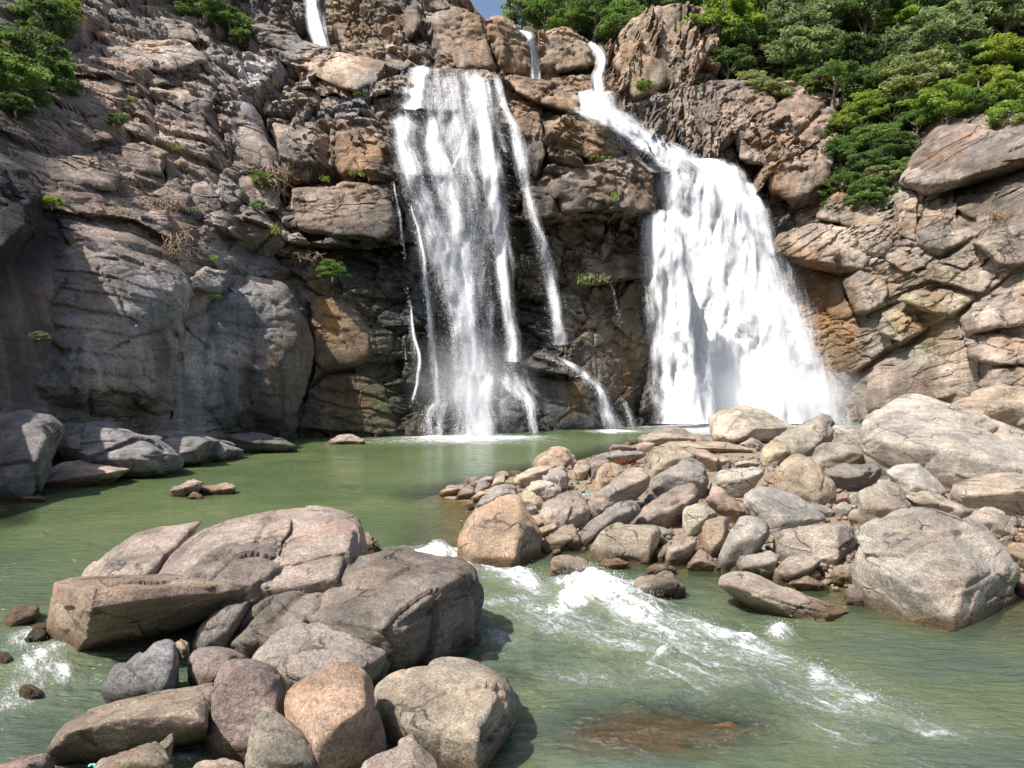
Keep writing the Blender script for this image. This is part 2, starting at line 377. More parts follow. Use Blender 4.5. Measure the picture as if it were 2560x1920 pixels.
def tps(ctrl, lam=0.02):
    C = np.array(ctrl, float); X = C[:, :2] / 500.0; n = len(X)
    d = np.linalg.norm(X[:, None] - X[None], axis=-1); K = np.where(d > 0, d * d * np.log(d + 1e-12), 0) + lam * np.eye(n)
    A = np.zeros((n + 3, n + 3)); A[:n, :n] = K; A[:n, n] = 1; A[:n, n + 1:] = X; A[n, :n] = 1; A[n + 1:, :n] = X.T
    w = np.linalg.solve(A, np.concatenate([C[:, 2], np.zeros(3)]))
    def f(px, py):
        px = np.asarray(px, float); py = np.asarray(py, float); sh = px.shape
        P = np.stack([px.ravel(), py.ravel()], -1) / 500.0; r = np.zeros(len(P))
        for i in range(n):
            dd = ((P - X[i]) ** 2).sum(-1); r += w[i] * 0.5 * dd * np.log(dd + 1e-12)
        return (r + w[n] + P @ w[n + 1:]).reshape(sh)
    return f
cliff0 = tps(CTRL); hill0 = tps(HILL)
# overhanging ledges: (edge polyline, how far the rock steps back below it, over how many pixels the step fades)
LEDGES = [([(620, 560), (720, 600), (860, 612), (1010, 600)], 2.6, 130), ([(1280, 562), (1400, 545), (1500, 532), (1645, 530)], 1.8, 170),
          ([(1440, 708), (1530, 700), (1650, 692)], 1.5, 120), ([(750, 215), (880, 240), (1010, 236)], 1.8, 60),
          ([(1915, 640), (2000, 626), (2080, 642), (2098, 662)], 3.0, 90), ([(2320, 492), (2352, 462), (2457, 413), (2600, 398)], 4.0, 80),
          ([(100, 520), (200, 535), (330, 545), (440, 610)], 1.2, 60), ([(690, 470), (830, 462), (960, 462)], 0.8, 50),
          ([(985, 270), (1060, 275), (1130, 280)], 0.8, 60), ([(1000, 440), (1150, 440), (1250, 450)], 1.0, 80), ([(150, 185), (280, 200), (420, 195)], 1.0, 45),
          ([(560, 590), (640, 620), (760, 640)], 1.2, 60)]
CLEFTS = [([(525, 230), (545, 330), (560, 400), (545, 470)], 1.6, 10), ([(625, 250), (660, 320), (690, 390), (715, 460), (722, 560)], 1.8, 11),
          ([(815, 325), (818, 400), (835, 435)], 2.0, 14), ([(380, 230), (385, 330), (365, 370)], 1.0, 8), ([(1985, 350), (2075, 256)], 1.6, 7),
          ([(1985, 515), (2060, 480), (2100, 430)], 1.8, 9), ([(2140, 945), (2230, 880), (2330, 830), (2470, 745), (2600, 650)], 2.4, 9),
          ([(2100, 650), (2115, 690), (2150, 780), (2165, 805)], 2.0, 9), ([(2350, 652), (2420, 605), (2460, 585)], 1.6, 6), ([(2300, 490), (2300, 600), (2350, 650)], 1.2, 5),
          ([(420, 845), (410, 900), (395, 960), (410, 1030)], 2.0, 16), ([(765, 760), (775, 850), (770, 920), (750, 1000)], 1.2, 8), ([(880, 925), (800, 932), (760, 980)], 1.0, 5),
          ([(1500, 395), (1560, 385), (1600, 360)], 0.8, 5), ([(1440, 620), (1480, 640), (1500, 600), (1560, 640), (1600, 650)], 0.6, 4), ([(1440, 830), (1470, 790), (1460, 750)], 0.6, 4),
          ([(2460, 985), (2440, 900), (2430, 840), (2420, 790)], 1.8, 8), ([(560, 60), (620, 130), (760, 190)], 0.9, 6), ([(250, 100), (330, 112), (460, 108)], 0.8, 5),
          ([(180, 300), (300, 330), (370, 365), (400, 440)], 1.0, 7), ([(1230, 100), (1245, 160), (1260, 185)], 1.6, 8), ([(1060, 60), (1090, 120), (1080, 170)], 1.0, 8), ([(880, 20), (950, 80), (1020, 140), (1060, 170)], 1.2, 7)]
def cliffY(px, py):
    px = np.asarray(px, float); py = np.asarray(py, float)
    Y = cliff0(px, py)
    for pl, d, L in LEDGES:
        xs = [p[0] for p in pl]; ys = [p[1] for p in pl]
        ly = np.interp(px, xs, ys); e = smooth(xs[0] - 25, xs[0] + 25, px) * (1 - smooth(xs[-1] - 25, xs[-1] + 25, px))
        t = py - ly
        Y = Y + d * e * smooth(-2, 7, t) * np.exp(-np.maximum(t, 0) / L) - 0.45 * d * e * smooth(-90, -4, t) * (1 - smooth(-2, 5, t))
    return Y
def groove(px, py):
    g = np.zeros(np.shape(px))
    for pl, d, w in CLEFTS:
        xs = [p[0] for p in pl]; ys = [p[1] for p in pl]
        m = (px > min(xs) - 4 * w) & (px < max(xs) + 4 * w) & (py > min(ys) - 4 * w) & (py < max(ys) + 4 * w)
        if m.any():
            dist = seg_dist(px[m], py[m], pl); g[m] = np.maximum(g[m], d * np.exp(-(dist / w) ** 2))
    return g
SMOOTHS = [(230, 800, 260, 240), (620, 880, 170, 210), (850, 900, 130, 190), (1560, 880, 140, 200), (2040, 780, 120, 180), (2250, 960, 200, 110), (2450, 370, 170, 70), (1430, 1020, 130, 70), (1850, 250, 220, 60), (1130, 330, 130, 250), (1130, 700, 130, 250), (1750, 550, 110, 200)]
def rough_amt(px, py):
    r = np.ones(np.shape(px))
    for x, y, a, b2 in SMOOTHS: r *= 1 - 0.78 * np.exp(-(((px - x) / a) ** 2 + ((py - y) / b2) ** 2) ** 1.5)
    return r
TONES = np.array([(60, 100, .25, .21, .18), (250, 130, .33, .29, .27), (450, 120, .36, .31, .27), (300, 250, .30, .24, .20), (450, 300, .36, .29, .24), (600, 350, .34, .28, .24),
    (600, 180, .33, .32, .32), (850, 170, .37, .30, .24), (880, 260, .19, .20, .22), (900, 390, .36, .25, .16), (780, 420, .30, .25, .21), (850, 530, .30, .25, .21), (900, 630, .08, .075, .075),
    (300, 480, .30, .24, .20), (150, 420, .32, .26, .22), (500, 520, .26, .22, .19), (40, 500, .035, .035, .037), (0, 430, .035, .035, .037), (0, 600, .035, .035, .037), (60, 590, .035, .035, .037), (80, 480, .035, .035, .037), (200, 700, .27, .25, .245), (100, 900, .13, .12, .11), (300, 850, .31, .295, .29),  # near-black points paint the shade of the leftmost block into its colour
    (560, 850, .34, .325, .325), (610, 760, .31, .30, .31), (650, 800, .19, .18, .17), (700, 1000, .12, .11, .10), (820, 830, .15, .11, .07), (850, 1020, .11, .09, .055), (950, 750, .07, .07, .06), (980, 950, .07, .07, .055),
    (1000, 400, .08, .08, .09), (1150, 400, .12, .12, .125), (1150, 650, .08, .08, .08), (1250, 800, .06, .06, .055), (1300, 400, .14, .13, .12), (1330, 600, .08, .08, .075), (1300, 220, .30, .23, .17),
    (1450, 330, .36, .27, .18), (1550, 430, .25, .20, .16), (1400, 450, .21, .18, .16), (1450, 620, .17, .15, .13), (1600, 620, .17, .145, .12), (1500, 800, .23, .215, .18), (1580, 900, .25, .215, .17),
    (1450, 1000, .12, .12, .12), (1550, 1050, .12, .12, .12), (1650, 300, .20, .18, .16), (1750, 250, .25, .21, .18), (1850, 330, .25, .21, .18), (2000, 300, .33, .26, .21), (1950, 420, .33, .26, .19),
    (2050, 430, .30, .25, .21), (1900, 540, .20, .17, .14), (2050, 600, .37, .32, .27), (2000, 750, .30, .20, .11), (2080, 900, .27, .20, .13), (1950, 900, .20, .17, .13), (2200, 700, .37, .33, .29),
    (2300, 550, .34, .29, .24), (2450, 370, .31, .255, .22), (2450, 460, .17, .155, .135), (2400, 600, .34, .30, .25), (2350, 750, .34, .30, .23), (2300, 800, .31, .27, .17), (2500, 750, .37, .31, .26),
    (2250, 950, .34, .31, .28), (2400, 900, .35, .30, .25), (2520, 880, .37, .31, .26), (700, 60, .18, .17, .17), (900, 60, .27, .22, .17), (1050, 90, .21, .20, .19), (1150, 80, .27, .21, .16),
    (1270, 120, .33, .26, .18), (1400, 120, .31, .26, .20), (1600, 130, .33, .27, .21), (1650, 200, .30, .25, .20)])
OCHRE = [(800, 780, 40, 90, .9), (780, 700, 40, 60, .5), (1560, 900, 25, 120, .6), (1440, 990, 28, 48, .95), (2010, 720, 60, 110, .8), (2080, 830, 60, 90, .6), (1935, 400, 20, 60, .6),
         (1940, 470, 40, 50, .6), (2310, 800, 60, 40, .5), (2330, 750, 30, 40, .4), (2370, 870, 10, 50, .4), (700, 900, 12, 120, .5), (860, 1010, 60, 50, .3), (240, 130, 25, 40, .4)]
MOSS = [(960, 1000, 28, 75, .95), (1300, 790, 30, 35, .7), (1330, 640, 25, 80, .5), (1590, 740, 75, 45, .6), (940, 760, 30, 60, .5), (970, 560, 30, 40, .5), (1290, 700, 40, 60, .5), (2375, 870, 14, 50, .4), (1500, 700, 60, 15, .4), (990, 880, 30, 60, .5)]
WET = [(1130, 620, 190, 480, 1.0), (1760, 760, 170, 380, .8), (1420, 1010, 150, 90, .8), (950, 640, 80, 60, .8), (1900, 850, 70, 200, .7), (1600, 1000, 60, 120, .6), (705, 930, 15, 170, 1.0), (648, 900, 13, 200, 1.0), (592, 770, 9, 90, .9), (728, 740, 12, 70, .9), (560, 720, 8, 50, .8), (420, 930, 14, 90, .9), (520, 950, 12, 110, .7)]
def blobs(px, py, L):
    r = np.zeros(np.shape(px))
    for x, y, a, b2, s in L: r = np.maximum(r, s * np.exp(-((((px - x) / a) ** 2 + ((py - y) / b2) ** 2)) ** 1.6))
    return r
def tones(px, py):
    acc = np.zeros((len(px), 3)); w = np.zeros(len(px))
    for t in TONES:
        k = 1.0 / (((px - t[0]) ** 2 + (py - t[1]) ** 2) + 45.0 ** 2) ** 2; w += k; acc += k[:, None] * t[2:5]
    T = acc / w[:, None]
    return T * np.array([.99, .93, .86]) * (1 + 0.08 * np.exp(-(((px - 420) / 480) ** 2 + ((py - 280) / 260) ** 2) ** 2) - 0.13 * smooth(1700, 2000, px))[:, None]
def paint(ob, P):
    wob = np.stack([fbm(P * 0.25, 3, 91), fbm(P * 0.25, 3, 95)], -1) * 45
    px, py = proj(P); px = px + wob[:, 0]; py = py + wob[:, 1]
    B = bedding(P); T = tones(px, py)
    for k, sc, am in ((1, (.17, .05, .17), .20), (2, (.42, .10, .46), .18)):
        c = cells(B * np.array(sc), 11 + 20 * (k - 1))[2]; hv = _hash(c[:, 0], c[:, 1], c[:, 2], 77 + k); hw = _hash(c[:, 0], c[:, 1], c[:, 2], 177 + k) - .5
        T = T * (1 + am * (hv - .5) * 2)[:, None] * (1 + hw[:, None] * np.array([.10, 0, -.12]))
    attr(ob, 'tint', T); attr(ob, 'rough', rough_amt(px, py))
    attr(ob, 'stain', np.stack([blobs(px, py, WET), blobs(px, py, OCHRE), blobs(px, py, MOSS)], -1))
def bedding(P):
    """coordinates turned along the rock's layers: gently dipping on one side, steeply rising on the other"""
    k = smooth(8, 26, P[:, 0]); a = 0.18 * (1 - k) - 0.62 * k
    ca, sa = np.cos(a), np.sin(a)
    return np.stack([P[:, 0] * ca - P[:, 2] * sa, P[:, 1], P[:, 0] * sa + P[:, 2] * ca], -1)
def relief(P, px, py):
    """how far the rock surface stands forward (+) or back (-), in metres"""
    B = bedding(P) + np.stack([fbm(P * 0.12, 2, 5), fbm(P * 0.12, 2, 6), fbm(P * 0.12, 2, 8)], -1) * 0.9
    r = rough_amt(px, py); s = np.clip(P[:, 1] / 60, 0.45, 1.4)
    a, ja = facet(B * np.array([0.17, 0.05, 0.17]), 11, 0.8)
    c, jc = facet(B * np.array([0.42, 0.10, 0.46]), 31, 0.9)
    e, je = facet(B * np.array([1.2, 0.25, 1.9]), 51)
    h = a * 2.2 * r + c * 1.0 * r + e * 0.36 * (0.25 + 0.75 * r)
    lay = B[:, 2] / 2.3 + 0.35 * fbm(P * np.array([.2, .1, .2]), 2, 61); lm = smooth(-.15, .25, fbm(P * np.array([.11, .05, .16]), 2, 66))
    h += 0.75 * r * lm * (0.5 - smooth(0.08, 1.0, lay - np.floor(lay)))
    ly2 = B[:, 2] / 0.7 + 0.4 * fbm(P * np.array([.5, .2, .5]), 2, 63); h += 0.22 * r * (0.5 - smooth(0.1, 1.0, ly2 - np.floor(ly2))) * smooth(-.2, .3, fbm(P * np.array([.3, .1, .4]), 2, 68))
    h -= (1 - ja) * 0.5 * r + (1 - jc) * 0.32 * (0.3 + 0.7 * r) + (1 - je) * 0.07 * r
    h += fbm(P * 0.35, 3, 71) * 0.22 + fbm(B * np.array([0.5, 0.5, 3.0]), 3, 75) * 0.16 * (0.4 + 0.6 * r)
    return h * s

def make_cliff(name, px0, px1, nu, nv, top, bottom, depthf, mat, amp=1.0, gro=True):
    u = np.linspace(px0, px1, nu) if px0 > -900 else np.concatenate([np.linspace(-900, -45, 50, endpoint=False), np.linspace(-45, 2605, nu - 70), np.linspace(2610, 2900, 20)]); v = np.linspace(0, 1, nv)
    PX = np.repeat(u[None], nv, 0); T = top(u); Bm = bottom(u)
    PY = T[None] + (Bm - T)[None] * v[:, None]
    Y = depthf(PX, PY); P = unp(PX, PY, Y).reshape(-1, 3)
    px, py = PX.ravel(), PY.ravel()
    h = relief(P, px, py) * amp
    g = groove(px, py) if gro else 0
    d = np.stack([np.zeros(len(P)), -np.ones(len(P)), np.full(len(P), 0.18)], -1)
    edge = np.repeat(smooth(0, 0.03, v), nu)
    P = P + d * (h * (0.3 + 0.7 * edge) - g)[:, None]
    # the crest rolls back to give the rock its thickness
    nb = 10; G = P.reshape(nv, nu, 3); rows = []
    for k in range(nb, 0, -1):
        q = G[0].copy(); q[:, 1] += (0.9 * k + 0.05 * k * k) * (0.05 + 0.95 * smooth(-60, 60, u)); q[:, 2] += 0.25 * np.sin(k * 0.9) - 0.05 * k; rows.append(q)
    G = np.concatenate([np.array(rows), G], 0); P = G.reshape(-1, 3)
    ob = mesh_np(name, P, grid_faces(nu, nv + nb), mat, smooth_sh=False)
    return ob, P

def top_main(u):
    return np.interp(u, [-900, -500, -250, -120, 0, 450, 540, 620, 700, 800, 900, 1000, 1120, 1250, 1350, 1440, 1475, 1530, 1560, 1650, 1760, 1900, 2000, 2100, 2250, 2350, 2450, 2600, 2900],
                     [900, 850, 650, 250, -60, -60, 10, 62, 85, 112, 140, 168, 172, 184, 204, 232, 290, 300, 262, 235, 205, 196, 210, 240, 290, 300, 290, 285, 270])
cliff, P = make_cliff('cliff', -900, 2900, 710, 320, top_main, lambda u: np.interp(u, [-900, 0, 700, 1200, 1700, 2200, 2900], [1500, 1280, 1130, 1105, 1085, 1075, 1110]), cliffY, M_CLIFF)
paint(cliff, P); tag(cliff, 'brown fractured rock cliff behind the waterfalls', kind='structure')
def back_depth(px, py): return np.interp(px, [500, 800, 1000, 1250, 1340, 1500, 1750], [92, 96, 95, 91, 97, 98, 94]) + (300 - py) * 0.02 + 0.6 * (px > 1337) * (px < 1346)
back_cliff, P = make_cliff('upper_cliff', 480, 1800, 330, 110,
    lambda u: np.interp(u, [480, 1000, 1160, 1190, 1215, 1240, 1300, 1330, 1345, 1410, 1475, 1500, 1530, 1570, 1630, 1700, 1800], [-70, -60, -20, 20, 48, 44, 70, 102, 84, 70, 98, 118, 110, 62, 22, 8, 40]),
    lambda u: 0 * u + 330, back_depth, M_CLIFF, 0.8)
paint(back_cliff, P); tag(back_cliff, 'upper rock wall above the main cascade', kind='structure')

# forest hillside behind and above the cliffs
u = np.linspace(1310, 2950, 150); v = np.linspace(-160, 560, 70); PX, PY = np.meshgrid(u, v)
Yh = np.maximum(hill0(PX, PY), np.where(PY > top_main(u)[None] - 20, cliffY(PX, PY) + 4.5, 0)); Yh = np.maximum(Yh, np.where((PX < 1800) & (PY < 330), back_depth(PX, PY) + 6, 0))
P = unp(PX, PY, Yh).reshape(-1, 3); P[:, 1] -= fbm(P * 0.15, 4, 3) * 2.5
P[:, 2] -= 9.0 * (1 - smooth(1310, 1420, PX.ravel()))
hill = mesh_np('hillside', P, grid_faces(150, 70), M_SOIL); tag(hill, 'dark soil slope under the forest', kind='structure')

# ------------------------------------------------------------------ rocks built from traced corner points
def auto_pts(o, ridge, kt=0.42, kb=-0.22, fs=0.64, fk=-0.55, back=0.72, dome=False):
    o = [tuple(p) for p in o]; ys = [p[1] for p in o]; y0, y1 = min(ys), max(ys)
    cx = sum(p[0] for p in o) / len(o); cy = sum(ys) / len(o); out = []
    for p in o:
        t = (p[1] - y0) / max(1e-6, y1 - y0)
        k = p[2] if len(p) > 2 else kt + (kb - kt) * t
        out.append((p[0], p[1], k))
    if ridge: out += [tuple(r) for r in ridge]
    elif dome:
        for p in o:
            t = (p[1] - y0) / max(1e-6, y1 - y0)
            out.append((cx + fs * (p[0] - cx), cy + fs * (p[1] - cy), fk * (0.55 + 0.6 * t)))
    else:      # a broken edge runs across the block: lit top face above it, receding front below
        rq = np.random.RandomState(SEED[0] * 3 + 1); x0 = min(p[0] for p in o); x1 = max(p[0] for p in o); tr = rq.uniform(.34, .66); sl = rq.uniform(-.28, .28)
        for s in (.1, .36, .64, .9):
            x = x0 + s * (x1 - x0); yy = []
            for (a, b) in zip(o, o[1:] + o[:1]):
                if (a[0] - x) * (b[0] - x) < 0: yy.append(a[1] + (b[1] - a[1]) * (x - a[0]) / (b[0] - a[0]))
            if len(yy) > 1:
                yt, yb = min(yy), max(yy); out.append((x, yt + (yb - yt) * min(.85, max(.2, tr + sl * (s - .5) + rq.uniform(-.07, .07))), -.62 * (1 - .35 * abs(2 * s - 1))))
    for p in o: out.append((cx + back * (p[0] - cx), cy + back * (p[1] - cy), 0.75))
    return out, y0, y1
def hull_surface(X, n, sharp, cuts=0, seed=0):
    """rounded convex body through the corner points X"""
    bm = bmesh.new()
    for p in X: bm.verts.new(p)
    bmesh.ops.convex_hull(bm, input=bm.verts[:]); bmesh.ops.delete(bm, geom=[q for q in bm.verts if not q.link_faces], context='VERTS')
    bm.normal_update()
    hv = np.array([q.co[:] for q in bm.verts]); lo, hi = hv.min(0), hv.max(0); s = np.maximum((hi - lo) / 2, 1e-3); c = (lo + hi) / 2
    N, D = [], []
    for f in bm.faces:
        a, b, d = [(np.array(q.co[:]) - c) / s for q in f.verts[:3]]
        nn = np.cross(b - a, d - a); L = np.linalg.norm(nn)
        if L < 1e-7: continue
        nn /= L; dd = float(nn @ a)
        if dd < 0: nn, dd = -nn, -dd
        dd = max(dd, 0.05)
        if any(nn @ m > 0.985 and abs(dd - e) < 0.06 for m, e in zip(N, D)): continue
        N.append(nn); D.append(dd)
    bm.free(); hq0 = (hv - c) / s; rq = np.random.RandomState(seed % 100000)
    for _ in range(cuts):     # broken faces
        q = rq.normal(0, 1, 3) + np.array([0.0, -0.75, 0.25]); q /= np.linalg.norm(q)
        N.append(q); D.append(float((hq0 @ q).max()) * rq.uniform(.76, .92))
    N = np.array(N); D = np.array(D)
    U, Fc = ico(n)
    def rad(Q): return (np.maximum(Q @ N.T / D, 0) ** sharp).sum(-1) ** (-1.0 / sharp)
    hq = (hv - c) / s; hl = np.linalg.norm(hq, axis=1); k = np.median(hl / rad(hq / hl[:, None]))
    r = rad(U) * (1 + 0.75 * (max(k, 1) - 1))
    return c + s * (r[:, None] * U), Fc, U * s
def roughen(V, dirs, size, amp, seed, bed=0.5):
    d = dirs / np.linalg.norm(dirs, axis=1, keepdims=True); k = 1.0 / size; q = V + seed * 13.1
    h = fbm(q * k * 1.7, 4, seed) * 0.035
    fa, ja = facet(q * k * 2.0, seed + 3); h += fa * 0.072 - (1 - ja) * 0.012
    fb, jb = facet(q * k * np.array([4.2, 4.2, 7.0]), seed + 9); h += fb * 0.024 - (1 - jb) * 0.006
    t = seed * 1.7; bd = q @ np.array([0.35 * math.sin(t), 0.35 * math.cos(t), 0.9])
    h += bed * 0.022 * vnoise(np.stack([bd * k * 9, q[:, 0] * k * 1.2, q[:, 1] * k * 1.2], -1), seed + 5)
    h += fbm(q * k * 11, 3, seed + 7) * 0.014
    return V + d * (h * size * amp)[:, None]
SEED = [100]
def rock_mesh(parts, Y, d, n, sharp=12, amp=1.0, ext=0.35, cracks=(), zfloor=None, Yf=None, opts=None, cuts=1):
    VV, FF, off = [], [], 0
    for o, ridge in parts:
        SEED[0] += 1
        pts, y0, y1 = auto_pts(o, ridge, **(opts or {}))
        A = np.array(pts); Yc = (Y if Yf is None else Yf(A[:, 0], A[:, 1])) + A[:, 2] * d
        X = unp(A[:, 0], A[:, 1], Yc)
        if ext:
            low = A[:, 1] > y0 + 0.6 * (y1 - y0); E = X[low].copy(); E[:, 2] -= ext * (X[:, 2].max() - X[:, 2].min()); E[:, 1] += 0.12 * d; X = np.concatenate([X, E])
        V, Fc, U = hull_surface(X, n, sharp * 2.6, 0 if ridge else cuts, SEED[0] * 7)
        ext3 = V.max(0) - V.min(0); size = float((ext3[0] * ext3[1] * ext3[2]) ** (1 / 3))
        V = roughen(V, U, size, amp, SEED[0])
        if cracks:
            px, py = proj(V); dn = U / np.linalg.norm(U, axis=1, keepdims=True)
            for pl, w, dep in cracks:
                e = seg_dist(px, py, pl); V = V - dn * (dep * np.exp(-(e / w) ** 2))[:, None]
        VV.append(V); FF.append(Fc + off); off += len(V)
    return np.concatenate(VV), np.concatenate(FF)

PAL = dict(pk=(.40, .315, .265), gr=(.29, .265, .25), dk=(.17, .15, .14), og=(.50, .32, .20), tn=(.40, .31, .225), pl=(.47, .43, .375), yl=(.44, .345, .20),
           rd=(.38, .235, .17), bl=(.22, .22, .245), br=(.22, .165, .12), ol=(.27, .245, .17), bk=(.09, .085, .085))
# spit of loose rock: shore outline, in metres
PILE = unp(np.array([1090, 1165, 1150, 1300, 1480, 1650, 1720, 1810, 1930, 2080, 2240, 2370, 2560, 3000, 3000, 2100, 1760, 1600, 1480, 1290, 1150]),
           np.array([1238, 1262, 1385, 1375, 1372, 1398, 1410, 1424, 1446, 1470, 1500, 1520, 1500, 1500, 1068, 1074, 1092, 1106, 1140, 1188, 1215]), 1.0)
_k = H / (H - PILE[:, 2]); PILE = PILE[:, :2] * _k[:, None]
def pile_dist(x, y):
    x = np.atleast_1d(np.asarray(x, float)); y = np.atleast_1d(np.asarray(y, float)); inside = np.zeros(x.shape, bool); d = np.full(x.shape, 1e9)
    n = len(PILE)
    for i in range(n):
        x0, y0 = PILE[i]; x1, y1 = PILE[(i + 1) % n]; dx, dy = x1 - x0, y1 - y0
        t = np.clip(((x - x0) * dx + (y - y0) * dy) / (dx * dx + dy * dy), 0, 1); d = np.minimum(d, np.hypot(x - x0 - t * dx, y - y0 - t * dy))
        c = ((y0 > y) != (y1 > y)); xi = x0 + (y - y0) * dx / (dy if abs(dy) > 1e-9 else 1e-9); inside ^= c & (x < xi)
    return np.where(inside, d, -d)
def pile_z(x, y):
    d = pile_dist(x, y)
    return np.where(d > 0, np.minimum(0.10 * d + 0.02, 0.55 + 0.02 * d), np.maximum(0.35 * d, -1.3))
def land(px, py):
    """distance at which the line of sight through a photo point meets the rock spit or the water"""
    Y = np.arange(6, 90, 0.1); z = H - (py - 960) / F * Y; g = np.maximum(pile_z((px - 1280) / F * Y, Y), 0)
    hit = np.nonzero(z <= g)[0]
    return float(Y[hit[0]]) if len(hit) else 80.0

def rock(name, label, cat, parts, col, Y=None, pb=None, d=None, n=5, sharp=16, amp=1.0, ext=0.35, cracks=(), group=None, ridge=None, opts=None):
    if not isinstance(parts[0], tuple) or not isinstance(parts[0][0], list): parts = [(parts, ridge)]
    allp = [p for o, _ in parts for p in o]; xs = [p[0] for p in allp]; ys = [p[1] for p in allp]
    base = Y if Y else land((min(xs) + max(xs)) / 2, pb or max(ys))
    w = (max(xs) - min(xs)) / F * base; h = (max(ys) - min(ys)) / F * base
    if d is None: d = 0.85 * math.sqrt(w * h)
    Yc = base if Y else base + 0.28 * d
    big = max(max(xs) - min(xs), max(ys) - min(ys)); n = 5 if big < 210 else (6 if big < 425 else 7)
    if big < 60: n = 4
    V, Fc = rock_mesh(parts, Yc, d, n, sharp, amp, ext, cracks, opts=opts)
    org = np.array([V[:, 0].mean(), V[:, 1].mean(), V[:, 2].min()])
    ob = mesh_np(name, V, Fc, M_BOULDER, origin=org)
    c = PAL[col] if isinstance(col, str) else col; g0 = (c[0] + c[1] + c[2]) / 3; c = tuple(w * (.82 * a + .18 * (.5 * g0 + .5 * e)) for a, e, w in zip(c, (.34, .29, .25), (1.29, 1.29, 1.23))); j = 1 + rnd.uniform(-.07, .07)
    ob.color = (c[0] * j, c[1] * j, c[2] * j, 1)
    return tag(ob, label, cat, group)


# ------------------------------------------------------------------ large blocks standing out of the cliff (parts of it)
def block(parent, o, d=None, n=5, sharp=13, amp=0.9, shift=0.24, ridge=None, Yf=None, opts=None, cracks=()):
    A = np.array([p[:2] for p in o], float); yf = Yf or cliffY; Ym = float(yf(A[:, 0], A[:, 1]).mean())
    w = np.ptp(A[:, 0]) / F * Ym; h = np.ptp(A[:, 1]) / F * Ym
    d = (d or 0.55 * math.sqrt(w * h)) * 0.8
    if A[:, 0].mean() > 1880 and shift == 0.24: shift, d = -0.06, d * 1.15
    big = max(np.ptp(A[:, 0]), np.ptp(A[:, 1])); n = 5 if big < 250 else (6 if big < 415 else 7)
    if big < 70: n = 4
    op = dict(kt=0.2, kb=-0.05, fs=0.86, fk=-0.4, back=0.8, dome=True); op.update(opts or {})
    V, Fc = rock_mesh([(o, ridge)], 0, d, n, sharp, amp, 0, cracks, Yf=lambda x, y: 0.65 * yf(x, y) + 0.35 * Ym + shift * d, opts=op)
    px, py = proj(V); g = groove(px, py)
    V[:, 1] += g * 0.6
    r = np.clip(d * 0.10, 0.05, 0.35); B = bedding(V); e, je = facet(B * np.array([0.9, 0.7, 1.8]), 57); V[:, 1] -= (e * 0.9 - (1 - je) * 0.4) * r * (0.3 + 0.7 * rough_amt(px, py))
    ly = B[:, 2] / 0.95 + 0.5 * fbm(V * 0.35, 2, 63); V[:, 1] -= 0.20 * (0.5 - smooth(0.12, 1.0, ly - np.floor(ly))) * smooth(-.25, .2, fbm(V * np.array([.16, .1, .3]), 2, 68)) * min(1.0, d / 3)
    ob = mesh_np('rock_block', V, Fc, M_CLIFF, parent=parent, origin=V.mean(0))
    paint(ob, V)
    return ob
